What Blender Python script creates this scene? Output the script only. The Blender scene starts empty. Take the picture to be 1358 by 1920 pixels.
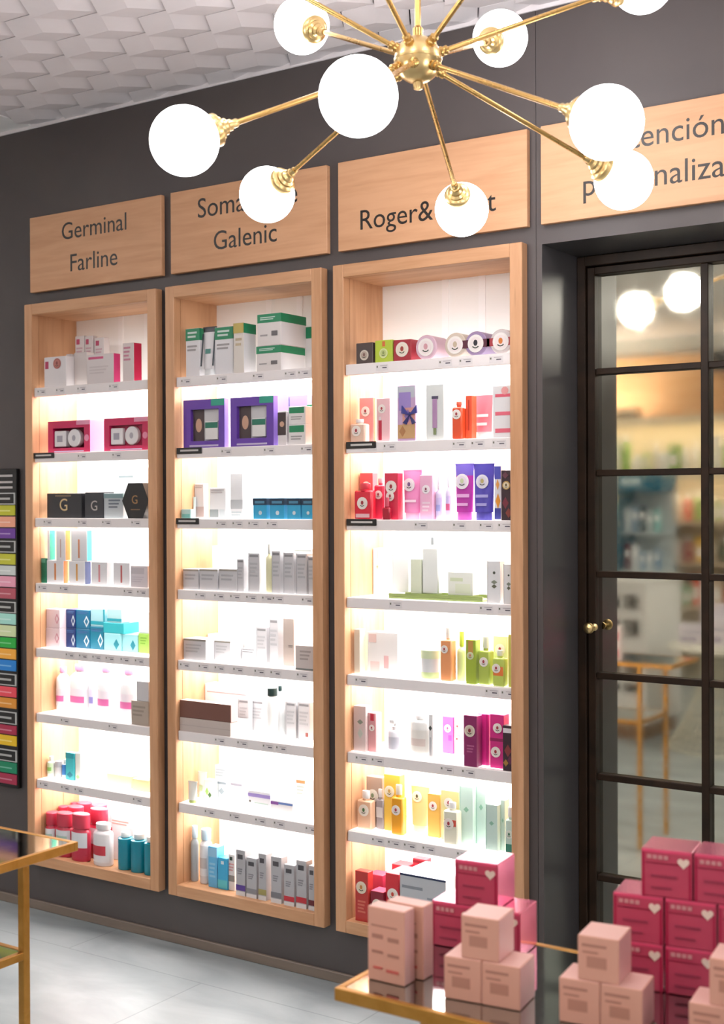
import bpy, bmesh, math, random
import numpy as np
from mathutils import Vector, Matrix
random.seed(7)
S = bpy.context.scene
COL = S.collection
PI = math.pi

# ------------------------------------------------------------------ camera, light, exposure
CAM_F, CAM_YAW, CAM_PITCH, CAM_ROLL = 2454.0937, 0.5906, -0.0082, -0.0044
CAM_C = np.array([0.0, -3.4185, 1.5351])
W_PX, H_PX = 1358, 1920
SHELF_GLOW = 9.5          # lit opal undersides of the shelves
SHELF_TOP_GLOW = 1.7      # their paler top faces
GLOBE_GLOW = 24.0         # chandelier globes
PANEL_GLOW = 17.0         # added ceiling panels, out of view, that brighten the room
EXPOSURE = 0.0
FOCUS, FSTOP = 3.7, 7.5

def cam_rows():
    fw = np.array([-math.sin(CAM_YAW)*math.cos(CAM_PITCH), math.cos(CAM_YAW)*math.cos(CAM_PITCH), math.sin(CAM_PITCH)])
    r = np.array([math.cos(CAM_YAW), math.sin(CAM_YAW), 0.0]); u = np.cross(r, fw)
    c, s = math.cos(CAM_ROLL), math.sin(CAM_ROLL)
    return np.array([c*r+s*u, -s*r+c*u, fw])
RM = cam_rows()
cam = bpy.data.cameras.new('camera'); camo = bpy.data.objects.new('camera', cam); COL.objects.link(camo)
cam.sensor_fit = 'HORIZONTAL'; cam.sensor_width = 36.0; cam.lens = CAM_F*36.0/W_PX
M = Matrix.Identity(4)
for i in range(3):
    M[i][0], M[i][1], M[i][2], M[i][3] = RM[0][i], RM[1][i], -RM[2][i], CAM_C[i]
camo.matrix_world = M
cam.clip_start = 0.05; cam.clip_end = 60
cam.dof.use_dof = True; cam.dof.focus_distance = FOCUS; cam.dof.aperture_fstop = FSTOP
S.camera = camo
S.view_settings.view_transform = 'Standard'; S.view_settings.look = 'None'
S.view_settings.exposure = EXPOSURE; S.view_settings.gamma = 1.0
S.view_settings.use_curve_mapping = False
wd = bpy.data.worlds.new('world'); S.world = wd; wd.use_nodes = True
wd.node_tree.nodes['Background'].inputs[0].default_value = (1.0, 0.97, 0.94, 1)
wd.node_tree.nodes['Background'].inputs[1].default_value = 0.3
S.cycles.max_bounces = 10; S.cycles.diffuse_bounces = 5; S.cycles.glossy_bounces = 5
S.cycles.transmission_bounces = 6; S.cycles.caustics_reflective = False; S.cycles.caustics_refractive = False
S.cycles.sample_clamp_indirect = 6.0

# measuring: where the line of sight through a spot of the photograph meets a plane of the room
def ray(x, y): return RM.T @ np.array([(x-W_PX/2)/CAM_F, -(y-H_PX/2)/CAM_F, 1.0])
def onY(x, y, Y): d = ray(x, y); return CAM_C + d*(Y-CAM_C[1])/d[1]
def onZ(x, y, Z): d = ray(x, y); return CAM_C + d*(Z-CAM_C[2])/d[2]
def onX(x, y, X): d = ray(x, y); return CAM_C + d*(X-CAM_C[0])/d[0]

# ------------------------------------------------------------------ materials
def lin(c):
    if isinstance(c, str):
        c = c.lstrip('#'); c = tuple(int(c[i:i+2], 16)/255 for i in (0, 2, 4))
    return tuple(v/12.92 if v <= 0.04045 else ((v+0.055)/1.055)**2.4 for v in c)
MC = {}
ALB = [1.0]               # how reflective the card and plastic of the current batch is
def new_mat(name):
    m = bpy.data.materials.new(name); m.use_nodes = True
    return m, m.node_tree.nodes, m.node_tree.links, m.node_tree.nodes['Principled BSDF']
def mat(c, rough=0.45, metal=0.0, emit=0.0, spec=0.5, bump=0.0):
    key = (c, rough, metal, emit, spec, bump, ALB[0])
    if key in MC: return MC[key]
    m, N, L, b = new_mat('mat_%03d' % len(MC))
    l = tuple(v*ALB[0] for v in lin(c))
    b.inputs['Base Color'].default_value = (*l, 1); b.inputs['Roughness'].default_value = rough
    b.inputs['Metallic'].default_value = metal; b.inputs['Specular IOR Level'].default_value = spec
    if emit:
        b.inputs['Emission Color'].default_value = (*l, 1); b.inputs['Emission Strength'].default_value = emit
    else:
        tc = N.new('ShaderNodeTexCoord'); n = N.new('ShaderNodeTexNoise'); n.inputs['Scale'].default_value = 35
        n.inputs['Detail'].default_value = 3
        L.new(tc.outputs['Object'], n.inputs['Vector'])
        mr = N.new('ShaderNodeMapRange'); mr.inputs['To Min'].default_value = max(0.02, rough-0.06); mr.inputs['To Max'].default_value = min(1, rough+0.06)
        L.new(n.outputs['Fac'], mr.inputs['Value']); L.new(mr.outputs['Result'], b.inputs['Roughness'])
        if bump:
            bp = N.new('ShaderNodeBump'); bp.inputs['Strength'].default_value = bump; bp.inputs['Distance'].default_value = 0.002
            L.new(n.outputs['Fac'], bp.inputs['Height']); L.new(bp.outputs['Normal'], b.inputs['Normal'])
    MC[key] = m
    return m
def wood(name, axis, light, dark, rough=0.5):
    m, N, L, b = new_mat(name)
    tc = N.new('ShaderNodeTexCoord'); mp = N.new('ShaderNodeMapping')
    sc = [14, 14, 14]; sc[axis] = 1.3
    mp.inputs['Scale'].default_value = sc
    oi = N.new('ShaderNodeObjectInfo'); add = N.new('ShaderNodeVectorMath'); add.operation = 'ADD'
    sx = N.new('ShaderNodeVectorMath'); sx.operation = 'SCALE'; sx.inputs[0].default_value = (3.1, 5.7, 2.3)
    L.new(oi.outputs['Random'], sx.inputs['Scale'])
    L.new(tc.outputs['Object'], add.inputs[0]); L.new(sx.outputs[0], add.inputs[1]); L.new(add.outputs[0], mp.inputs['Vector'])
    n1 = N.new('ShaderNodeTexNoise'); n1.inputs['Scale'].default_value = 1.6; n1.inputs['Detail'].default_value = 8; n1.inputs['Distortion'].default_value = 0.7
    n2 = N.new('ShaderNodeTexNoise'); n2.inputs['Scale'].default_value = 7; n2.inputs['Detail'].default_value = 4
    n3 = N.new('ShaderNodeTexNoise'); n3.inputs['Scale'].default_value = 0.5; n3.inputs['Detail'].default_value = 1
    for n in (n1, n2, n3): L.new(mp.outputs['Vector'], n.inputs['Vector'])
    mx = N.new('ShaderNodeMath'); mx.operation = 'MULTIPLY_ADD'; mx.inputs[1].default_value = 0.4
    L.new(n2.outputs['Fac'], mx.inputs[0]); L.new(n1.outputs['Fac'], mx.inputs[2])
    m2 = N.new('ShaderNodeMath'); m2.operation = 'MULTIPLY_ADD'; m2.inputs[1].default_value = 0.35
    L.new(n3.outputs['Fac'], m2.inputs[0]); L.new(mx.outputs[0], m2.inputs[2])
    cr = N.new('ShaderNodeValToRGB'); cr.color_ramp.elements[0].position = 0.55; cr.color_ramp.elements[1].position = 1.1
    cr.color_ramp.elements[0].color = (*lin(dark), 1); cr.color_ramp.elements[1].color = (*lin(light), 1)
    L.new(m2.outputs[0], cr.inputs['Fac'])
    # the odd small knot
    v = N.new('ShaderNodeTexVoronoi'); v.inputs['Scale'].default_value = 0.75; L.new(mp.outputs['Vector'], v.inputs['Vector'])
    kr = N.new('ShaderNodeValToRGB'); kr.color_ramp.elements[0].position = 0.015; kr.color_ramp.elements[1].position = 0.06
    kr.color_ramp.elements[0].color = (0.35, 0.3, 0.27, 1); kr.color_ramp.elements[1].color = (1, 1, 1, 1)
    L.new(v.outputs['Distance'], kr.inputs['Fac'])
    mul = N.new('ShaderNodeMix'); mul.data_type = 'RGBA'; mul.blend_type = 'MULTIPLY'; mul.inputs['Factor'].default_value = 1
    L.new(cr.outputs['Color'], mul.inputs['A']); L.new(kr.outputs['Color'], mul.inputs['B'])
    L.new(mul.outputs['Result'], b.inputs['Base Color'])
    bp = N.new('ShaderNodeBump'); bp.inputs['Strength'].default_value = 0.15; bp.inputs['Distance'].default_value = 0.001
    L.new(m2.outputs[0], bp.inputs['Height']); L.new(bp.outputs['Normal'], b.inputs['Normal'])
    b.inputs['Roughness'].default_value = rough
    return m
def noisy(name, c1, c2, scale, rough, detail=6, bump=0.0, stretch=(1, 1, 1)):
    m, N, L, b = new_mat(name)
    tc = N.new('ShaderNodeTexCoord'); mp = N.new('ShaderNodeMapping'); mp.inputs['Scale'].default_value = stretch
    L.new(tc.outputs['Object'], mp.inputs['Vector'])
    n = N.new('ShaderNodeTexNoise'); n.inputs['Scale'].default_value = scale; n.inputs['Detail'].default_value = detail
    n.inputs['Distortion'].default_value = 0.6
    L.new(mp.outputs['Vector'], n.inputs['Vector'])
    cr = N.new('ShaderNodeValToRGB'); cr.color_ramp.elements[0].position = 0.3; cr.color_ramp.elements[1].position = 0.7
    cr.color_ramp.elements[0].color = (*lin(c1), 1); cr.color_ramp.elements[1].color = (*lin(c2), 1)
    L.new(n.outputs['Fac'], cr.inputs['Fac']); L.new(cr.outputs['Color'], b.inputs['Base Color'])
    b.inputs['Roughness'].default_value = rough
    if bump:
        bp = N.new('ShaderNodeBump'); bp.inputs['Strength'].default_value = bump; bp.inputs['Distance'].default_value = 0.003
        L.new(n.outputs['Fac'], bp.inputs['Height']); L.new(bp.outputs['Normal'], b.inputs['Normal'])
    return m, N, L, b, cr
WOOD_V = wood('oak_upright', 2, '#c4956f', '#aa7a53')
WOOD_H = wood('oak_level', 0, '#c4956f', '#aa7a53')
WOOD_S = wood('oak_sign', 0, '#cb9b75', '#b98861')
WOOD_BK = wood('oak_back_wall', 0, '#dcb288', '#c2905c')
WALL = noisy('charcoal_panel', '#4e4848', '#534d4c', 3, 0.4)[0]
JAMB = noisy('charcoal_gloss', '#4f4d4e', '#555253', 3, 0.3)[0]
BASEB = noisy('brown_grey_strip', '#6f6258', '#7d6f63', 9, 0.5, stretch=(0.3, 4, 4))[0]
CEILM = noisy('ceiling_white', '#dcd6d8', '#e3dddf', 5, 0.6)[0]
CEILF = mat('#efedec', 0.7)
BRONZE = noisy('dark_bronze', '#1f150d', '#2f2015', 12, 0.46)[0]
BRONZE.node_tree.nodes['Principled BSDF'].inputs['Specular IOR Level'].default_value = 0.22
WALL.node_tree.nodes['Principled BSDF'].inputs['Specular IOR Level'].default_value = 0.3
BRASS = mat('#d9bc84', 0.3, 1.0)
ARMB = mat('#bf9a5e', 0.28, 1.0)
GOLD = noisy('brushed_gold', '#b07d33', '#c38f45', 30, 0.38, stretch=(1, 1, 1))
GOLD[3].inputs['Metallic'].default_value = 0.75; GOLD = GOLD[0]
WHITE = mat('#f2f0ee', 0.5)
MIRROR = mat('#dcd9c8', 0.012, 1.0)
TMIRROR = mat('#b9c2bd', 0.03, 1.0)
BLACK = mat('#0f0d0d', 0.4)
PRINT = mat('#8f8b8c', 0.6)
OPAL = mat('#fffdfa', 0.4, 0, SHELF_TOP_GLOW)
OPALD = mat('#fffdfb', 0.4, 0, SHELF_GLOW)
GLOBE = mat('#fffcfc', 0.25, 0, GLOBE_GLOW)
PANEL = mat('#fffcfb', 0.5, 0, PANEL_GLOW)
# floor: pale concrete tiles with thin joints
FLOOR, fN, fL, fb, fcr = noisy('concrete_tiles', '#7f878a', '#a6adaf', 2.3, 0.38, 10, 0.05, (1, 2.2, 1))
fb.inputs['Specular IOR Level'].default_value = 0.8
_tc = fN.new('ShaderNodeTexCoord'); _mp = fN.new('ShaderNodeMapping'); _mp.inputs['Location'].default_value = (0.35, 0.25, 0)
_br = fN.new('ShaderNodeTexBrick'); _br.inputs['Scale'].default_value = 1.0; _br.offset = 0.5
_br.inputs['Brick Width'].default_value = 1.2; _br.inputs['Row Height'].default_value = 0.6; _br.inputs['Mortar Size'].default_value = 0.003
_br.inputs['Color1'].default_value = (1, 1, 1, 1); _br.inputs['Color2'].default_value = (0.94, 0.95, 0.95, 1); _br.inputs['Mortar'].default_value = (0.72, 0.73, 0.73, 1)
fL.new(_tc.outputs['Object'], _mp.inputs['Vector']); fL.new(_mp.outputs['Vector'], _br.inputs['Vector'])
_mx = fN.new('ShaderNodeMix'); _mx.data_type = 'RGBA'; _mx.blend_type = 'MULTIPLY'; _mx.inputs['Factor'].default_value = 1
fL.new(fcr.outputs['Color'], _mx.inputs['A']); fL.new(_br.outputs['Color'], _mx.inputs['B']); fL.new(_mx.outputs['Result'], fb.inputs['Base Color'])

# ------------------------------------------------------------------ mesh helpers
class MB:
    def __init__(s): s.v = []; s.f = []; s.fm = []; s.sm = []; s.mats = []
    def mi(s, m):
        if isinstance(m, (str, tuple)): m = mat(m)
        if m not in s.mats: s.mats.append(m)
        return s.mats.index(m)
    def add(s, vs, fs, m, smooth=False):
        o = len(s.v); s.v += [tuple(map(float, p)) for p in vs]
        ms = m if isinstance(m, list) else [m]*len(fs)
        for f, mm in zip(fs, ms):
            s.f.append([o+i for i in f]); s.fm.append(s.mi(mm)); s.sm.append(smooth)
        return s
    def box(s, x0, x1, y0, y1, z0, z1, m, ch=0.0, fc=None):
        fc = fc or {}
        if ch <= 0:
            vs = [(x, y, z) for x in (x0, x1) for y in (y0, y1) for z in (z0, z1)]
            fs = {'left': (0, 1, 3, 2), 'right': (4, 6, 7, 5), 'front': (0, 4, 5, 1), 'back': (2, 3, 7, 6), 'bottom': (0, 2, 6, 4), 'top': (1, 5, 7, 3)}
            return s.add(vs, list(fs.values()), [fc.get(k, m) for k in fs])
        c = min(ch, (x1-x0)*.45, (y1-y0)*.45, (z1-z0)*.45)
        X, Y, Z = (x0, x1), (y0, y1), (z0, z1)
        vs = []; ix = {}
        for i in (0, 1):
            for j in (0, 1):
                for k in (0, 1):
                    p = [X[i], Y[j], Z[k]]; q = [c if t == 0 else -c for t in (i, j, k)]
                    for a in range(3):
                        w = [p[t]+(0 if t == a else q[t]) for t in range(3)]
                        ix[(i, j, k, a)] = len(vs); vs.append(tuple(w))
        fs, ms = [], []
        def F(idx, mm):
            fs.append([ix[t] for t in idx]); ms.append(mm)
        for a, names in ((0, ('left', 'right')), (1, ('front', 'back')), (2, ('bottom', 'top'))):
            for sgn in (0, 1):
                b_, c_ = [t for t in range(3) if t != a]
                loop = []
                for (p, q) in ((0, 0), (1, 0), (1, 1), (0, 1)):
                    t = [0, 0, 0]; t[a] = sgn; t[b_] = p; t[c_] = q
                    loop.append((*t, a))
                flip = (sgn == 0) ^ (a == 1)
                if flip: loop = loop[::-1]
                F(loop, fc.get(names[sgn], m))
        for a in range(3):
            b_, c_ = [t for t in range(3) if t != a]
            for p in (0, 1):
                for q in (0, 1):
                    t0 = [0, 0, 0]; t0[b_] = p; t0[c_] = q; t1 = list(t0); t1[a] = 1
                    F([(*t0, b_), (*t1, b_), (*t1, c_), (*t0, c_)], m)
        for i in (0, 1):
            for j in (0, 1):
                for k in (0, 1): F([(i, j, k, 0), (i, j, k, 1), (i, j, k, 2)], m)
        return s.add(vs, fs, ms)
    def lathe(s, prof, m, seg=24, cx=0, cy=0, smooth=True, sx=1, sy=1):
        vs, fs = [], []
        n = len(prof)
        for r, z in prof:
            for k in range(seg):
                a = 2*PI*k/seg; vs.append((cx+r*sx*math.cos(a), cy+r*sy*math.sin(a), z))
        for i in range(n-1):
            for k in range(seg):
                k2 = (k+1) % seg
                fs.append((i*seg+k, i*seg+k2, (i+1)*seg+k2, (i+1)*seg+k))
        s.add(vs, fs, m, smooth)
        s.add([vs[k] for k in range(seg)][::-1], [tuple(range(seg))], m)
        s.add([vs[(n-1)*seg+k] for k in range(seg)], [tuple(range(seg))], m)
        return s
    def axial(s, prof, m, p0, d, seg=20):
        """profile (r, t) turned about the line from p0 along unit d"""
        d = Vector(d).normalized(); u = d.orthogonal().normalized(); w = d.cross(u); p0 = Vector(p0)
        vs, fs = [], []
        for r, t in prof:
            for k in range(seg):
                a = 2*PI*k/seg; vs.append(p0+d*t+(u*math.cos(a)+w*math.sin(a))*r)
        n = len(prof)
        for i in range(n-1):
            for k in range(seg):
                k2 = (k+1) % seg
                fs.append((i*seg+k, i*seg+k2, (i+1)*seg+k2, (i+1)*seg+k))
        s.add(vs, fs, m, True)
        s.add(vs[:seg][::-1], [tuple(range(seg))], m); s.add(vs[-seg:], [tuple(range(seg))], m)
        return s
    def rod(s, p0, p1, r, m, seg=10):
        d = Vector(p1)-Vector(p0)
        return s.axial([(r, 0), (r, d.length)], m, p0, d, seg)
    def poly(s, pts, y0, y1, m, fm=None):
        """x-z outline pushed from y0 to y1"""
        n = len(pts)
        vs = [(x, y0, z) for x, z in pts]+[(x, y1, z) for x, z in pts]
        fs = [tuple(range(n)), tuple(range(2*n-1, n-1, -1))]+[(i, n+i, n+(i+1) % n, (i+1) % n) for i in range(n)]
        return s.add(vs, fs, [fm or m, m]+[m]*n)
    def disc(s, cx, cz, rx, rz, y, m, t=0.0006, seg=22):
        return s.poly([(cx+rx*math.cos(2*PI*k/seg), cz+rz*math.sin(2*PI*k/seg)) for k in range(seg)], y-t, y, m)
    def build(s, name, parent=None, loc=(0, 0, 0), rotz=0):
        me = bpy.data.meshes.new(name); me.from_pydata(s.v, [], s.f)
        for m in s.mats: me.materials.append(m)
        for p, i, sm in zip(me.polygons, s.fm, s.sm): p.material_index = i; p.use_smooth = sm
        bm = bmesh.new(); bm.from_mesh(me); bmesh.ops.recalc_face_normals(bm, faces=bm.faces); bm.to_mesh(me); bm.free()
        if any(s.sm): me.set_sharp_from_angle(angle=math.radians(40))
        me.update()
        o = bpy.data.objects.new(name, me); COL.objects.link(o)
        o.location = loc; o.rotation_euler = (0, 0, rotz)
        if parent: o.parent = parent
        return o
def empty(name, loc=(0, 0, 0), rotz=0):
    o = bpy.data.objects.new(name, None); COL.objects.link(o); o.location = loc; o.rotation_euler = (0, 0, rotz)
    o.empty_display_size = 0.02
    return o
def tag(o, label=None, cat=None, group=None, kind=None):
    if label: o['label'] = label
    if cat: o['category'] = cat
    if group: o['group'] = group
    if kind: o['kind'] = kind
    return o
def text_mesh(txt):
    cu = bpy.data.curves.new('lettering', 'FONT'); cu.body = txt; cu.size = 1; cu.extrude = 0.012
    cu.resolution_u = 4
    o = bpy.data.objects.new('lettering', cu); COL.objects.link(o)
    bpy.context.view_layer.update()
    dg = bpy.context.evaluated_depsgraph_get()
    me = bpy.data.meshes.new_from_object(o.evaluated_get(dg))
    vs = [tuple(v.co) for v in me.vertices]; fs = [tuple(p.vertices) for p in me.polygons]
    bpy.data.objects.remove(o); bpy.data.curves.remove(cu); bpy.data.meshes.remove(me)
    return vs, fs
def text_on(mb, txt, x0, z0, y, h, m, width=None):
    """lettering facing -y; h = capital height, or fit to width"""
    vs, fs = text_mesh(txt)
    if not vs: return
    xs = [v[0] for v in vs]; k = h/0.7
    if width: k = width/(max(xs)-min(xs))
    mb.add([(x0+(v[0]-min(xs))*k, y-0.0006-v[2]*0.02, z0+v[1]*k) for v in vs], fs, m)
# ------------------------------------------------------------------ the room
CZ = 2.955
XL, XR, YB = -6.2, 2.2, -7.0
CABX0, CABW, CABP = -3.788, 0.6633, 0.7076
CABZ0, CABZ1 = 0.177, 2.277
INS = 0.02
DX0, DX1, DZ1 = -1.665, -0.575, 2.271       # door opening
def struct(mb, name, **k):
    o = mb.build(name); o['kind'] = 'structure'; return o
struct(MB().box(XL-.2, XR+.2, YB-.2, 0.6, -0.1, 0, FLOOR), 'floor')
wb = MB()
cab = [(CABX0+i*CABP, CABX0+i*CABP+CABW) for i in range(3)]
wb.box(XL, cab[0][0]+INS, 0, .3, 0, 3.06, WALL)
for i in (0, 1): wb.box(cab[i][1]-INS, cab[i+1][0]+INS, 0, .3, 0, 3.06, WALL)
wb.box(cab[2][1]-INS, -1.684, 0, .3, 0, 3.06, WALL)
wb.box(-1.6825, DX0, 0, .3, 0, 3.06, JAMB, fc={'front': WALL})
for a, b in cab:
    wb.box(a+INS, b-INS, 0, .3, 0, CABZ0+INS, WALL)
    wb.box(a+INS, b-INS, 0, .3, CABZ1-INS, 3.06, WALL)
    wb.box(a+INS, b-INS, .2, .3, CABZ0+INS, CABZ1-INS, WALL)
wb.box(DX0, DX1, 0, .3, DZ1, 3.06, JAMB, fc={'front': WALL})
wb.box(DX1, -.515+INS, 0, .3, 0, 3.06, WALL)
wb.box(.148-INS, XR, 0, .3, 0, 3.06, WALL)
wb.box(-.515+INS, .148-INS, 0, .3, 0, CABZ0+INS, WALL)
wb.box(-.515+INS, .148-INS, 0, .3, CABZ1-INS, 3.06, WALL)
wb.box(-.515+INS, .148-INS, .2, .3, CABZ0+INS, CABZ1-INS, WALL)
wb.box(DX0, DX1, .285, .3, 0, DZ1, WALL)
wb.box(XL, XR, -.006, 0, CZ-.0115, 3.06, CEILM)
struct(wb, 'wall_back')
struct(MB().box(XL-.1, XL, YB-.1, .3, 0, 3.06, CEILF), 'wall_left')
struct(MB().box(XR, XR+.1, YB-.1, .3, 0, 3.06, CEILF), 'wall_right')
wf = MB().box(XL, XR, YB-.1, YB, 0, 3.06, mat('#b9bab6', .6)).box(-5.6, XR, YB, YB+.02, 2.2, 2.79, WOOD_BK)
struct(wf, 'wall_front')
bb = MB().box(XL, DX0, -.013, 0, 0, .033, BASEB, .002)
bb.box(DX1, XR, -.013, 0, 0, .033, BASEB, .002)
struct(bb, 'baseboard_back')
# ceiling: six-sided tiles in relief, three facets each, beside a plain strip
def ceiling():
    bm = bmesh.new(); R = 0.2/math.sqrt(3); c0 = Vector((-2.981, -.678, 0))
    a1 = Vector((.2*math.cos(PI/6), .1, 0)); a2 = Vector((0, .2, 0))
    zc = CZ-.010; p_, q_ = .0125, .001
    HZ = [zc+2*p_, zc+p_, zc+p_+q_, zc+q_, zc+p_+q_, zc+p_]      # each facet stays flat
    for i in range(-8, 26):
        for j in range(-32, 24):
            c = c0+a1*i+a2*j
            if not (-4.1 < c.x < 1.2 and -3.3 < c.y < .3): continue
            P = [Vector((c.x+R*math.cos(PI/3*k), c.y+R*math.sin(PI/3*k), HZ[k])) for k in range(6)]
            C = Vector((c.x, c.y, zc))
            for k in (5, 1, 3):
                # a narrow groove is left round each tile
                q = [C, P[k], P[(k+1) % 6], P[(k+2) % 6]]
                vs = [bm.verts.new((c.x+(p.x-c.x)*.978, c.y+(p.y-c.y)*.978, p.z)) for p in q]
                f = bm.faces.new(vs); f.material_index = 0
            for k in range(6):
                p, q = P[k], P[(k+1) % 6]
                s = lambda v, dz: bm.verts.new((c.x+(v.x-c.x)*.978, c.y+(v.y-c.y)*.978, v.z+dz))
                bm.faces.new([s(p, 0), s(q, 0), s(q, .008), s(p, .008)])
    for co, no in (((-3.78, 0, 0), (-1, 0, 0)), ((1.0, 0, 0), (1, 0, 0)), ((0, .1, 0), (0, 1, 0)), ((0, -3.0, 0), (0, -1, 0))):
        g = bm.verts[:]+bm.edges[:]+bm.faces[:]
        bmesh.ops.bisect_plane(bm, geom=g, plane_co=co, plane_no=no, clear_outer=True)
    def bx(x0, x1, y0, y1, z0, z1, mi):
        vs = [bm.verts.new((x, y, z)) for x in (x0, x1) for y in (y0, y1) for z in (z0, z1)]
        for f in ((0, 1, 3, 2), (4, 6, 7, 5), (0, 4, 5, 1), (2, 3, 7, 6), (0, 2, 6, 4), (1, 5, 7, 3)):
            bm.faces.new([vs[i] for i in f]).material_index = mi
    bx(-3.79, 1.01, -3.01, .3, CZ+.05, CZ+.1, 0)
    bx(XL, -3.78, YB, .3, CZ, CZ+.1, 1); bx(1.0, XR, YB, .3, CZ, CZ+.1, 1); bx(-3.78, 1.0, YB, -3.0, CZ, CZ+.1, 1)
    bmesh.ops.recalc_face_normals(bm, faces=bm.faces)
    me = bpy.data.meshes.new('ceiling'); bm.to_mesh(me); bm.free()
    me.materials.append(CEILM); me.materials.append(CEILF)
    o = bpy.data.objects.new('ceiling', me); COL.objects.link(o); o['kind'] = 'structure'
ceiling()
def added_light_panel(x, y, label):  # unseen lamps, added to brighten the room and the mirrored shop
    t = tag(empty('added_ceiling_light', (x, y, CZ)), label, 'ceiling light', 'added ceiling light panels out of view')
    f = MB()
    for a in (-1, 1):
        f.box(-.32, .32, a*.31-.01, a*.31+.01, -.03, 0, WHITE); f.box(a*.31-.01, a*.31+.01, -.3, .3, -.03, 0, WHITE)
    f.build('frame', t); MB().box(-.3, .3, -.3, .3, -.022, -.004, PANEL).build('diffuser', t)
for x, y in ((-.3, -3.7), (-1.7, -3.7), (-.3, -5.2), (1.3, -3.7), (1.3, -1.6), (-4.7, -1.9), (-4.5, -3.2), (-5.1, -5.5), (-2.1, -5.6)):
    added_light_panel(x, y, 'added square white ceiling light panel, out of view')

# mirrored door: casing, leaf, glazing bars, mirror panes, knob
PL = .27
cs = MB()
cs.box(DX0+.001, DX0+.028, .235, .284, 0, DZ1-.002, BRONZE, .002); cs.box(DX1-.028, DX1-.001, .235, .284, 0, DZ1-.002, BRONZE, .002)
cs.box(DX0+.028, DX1-.028, .235, .284, DZ1-.032, DZ1-.002, BRONZE, .002)
struct(cs, 'trim_1')
dt = empty('door_1', (DX0, .25, 0)); dt['kind'] = 'structure'
LX0, LX1, LZ0, LZ1 = DX0+.031, DX1-.031, .012, DZ1-.036
def dl(mb, name): return mb.build(name, dt, (-DX0, -.25, 0))
lf = MB(); st = .024
lf.box(LX0, LX0+st, .243, .282, LZ0, LZ1, BRONZE, .002); lf.box(LX1-st, LX1, .243, .282, LZ0, LZ1, BRONZE, .002)
lf.box(LX0+st, LX1-st, .243, .282, LZ1-.022, LZ1, BRONZE, .002); lf.box(LX0+st, LX1-st, .243, .282, LZ0, .085, BRONZE, .002)
dl(lf, 'leaf_frame')
vb = [-1.2735, -.9375]; hb = [1.922, 1.617, 1.312, 1.006, .70, .395]
for x in vb: dl(MB().box(x-.0115, x+.0115, .247, .276, .085, LZ1-.022, BRONZE, .002), 'glazing_bar')
for z in hb: dl(MB().box(LX0+st, LX1-st, .251, .275, z-.0095, z+.0095, BRONZE, .002), 'glazing_bar')
xs_ = [LX0+st-.004]+vb+[LX1-st+.004]; zs_ = [.081]+hb[::-1]+[LZ1-.018]
for i in range(3):
    for j in range(7):
        dl(MB().box(xs_[i]+.001, xs_[i+1]-.001, PL, PL+.006, zs_[j]+.001, zs_[j+1]-.001, MIRROR), 'mirror_pane')
kn = MB().axial([(.011, 0), (.011, .004), (.005, .008), (.005, .028), (.010, .033), (.0165, .040), (.017, .045), (.013, .051), (.004, .054)], BRASS, (-1.613, .243, 1.153), (0, -1, 0), 24)
dl(kn, 'knob')

# ------------------------------------------------------------------ wooden name boards and their lettering
def sign(label, x0, x1, z0, z1, lines):
    t = tag(empty('sign_board', (x0, 0, z0)), label, 'sign', 'wooden name boards above the cabinets')
    MB().box(0, x1-x0, -.022, -.002, 0, z1-z0, WOOD_S, .0015).build('board', t)
    MB().box(.03, x1-x0-.03, -.003, 0, .03, z1-z0-.03, BLACK).build('mounting_plate', t)
    for txt, sub, pre, pl, pr, py in lines:
        vs, fs = text_mesh(txt)
        wx = lambda s: (lambda v: (min(a[0] for a in v), max(a[0] for a in v)))(text_mesh(s)[0])
        a = wx(pre+sub)[1]; b = wx(pre)[1] if pre else min(v[0] for v in vs)
        if pre: # left edge of sub measured inside the word
            w = wx(sub); off = (a-(w[1]-w[0]))
        else: off = b
        X0 = onY(pl, py, -.0225); X1 = onY(pr, py-(pr-pl)*.13, -.0225)
        k = (X1[0]-X0[0])/(a-off)
        mb = MB().add([(X0[0]+(v[0]-off)*k-x0, -.0222-v[2]*.02, X0[2]-z0+v[1]*k) for v in vs], fs, mat('#16100d', .4))
        mb.build('lettering', t)
SX, SW, SP = -3.7744, .6623, .7055
SZ0, SZ1 = 2.323, 2.603
sb = [(SX+i*SP, SX+i*SP+SW) for i in range(4)]   # the fourth runs on over the door
sign('light oak sign reading Germinal Farline above the left cabinet', *sb[0], SZ0, SZ1, [('Germinal', 'Germinal', '', 116, 237, 450), ('Farline', 'Farline', '', 132, 220, 509)])
sign('light oak sign reading Somatoline Galenic above the middle cabinet', *sb[1], SZ0, SZ1, [('Somatoline', 'Soma', '', 371, 459, 409), ('Galenic', 'Galenic', '', 401, 519, 469)])
sign('light oak sign reading Roger&Gallet above the right cabinet', *sb[2], SZ0, SZ1, [('Roger&Gallet', 'Roger&Gallet', '', 676, 930, 431)])
sign('light oak sign reading Atención personalizada above the mirrored door', sb[3][0], -.56, SZ0, SZ1, [('Atención', 'ción', 'Aten', 1260, 1358, 266), ('personalizada', 'personaliz', '', 1094, 1333, 368)])

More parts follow.
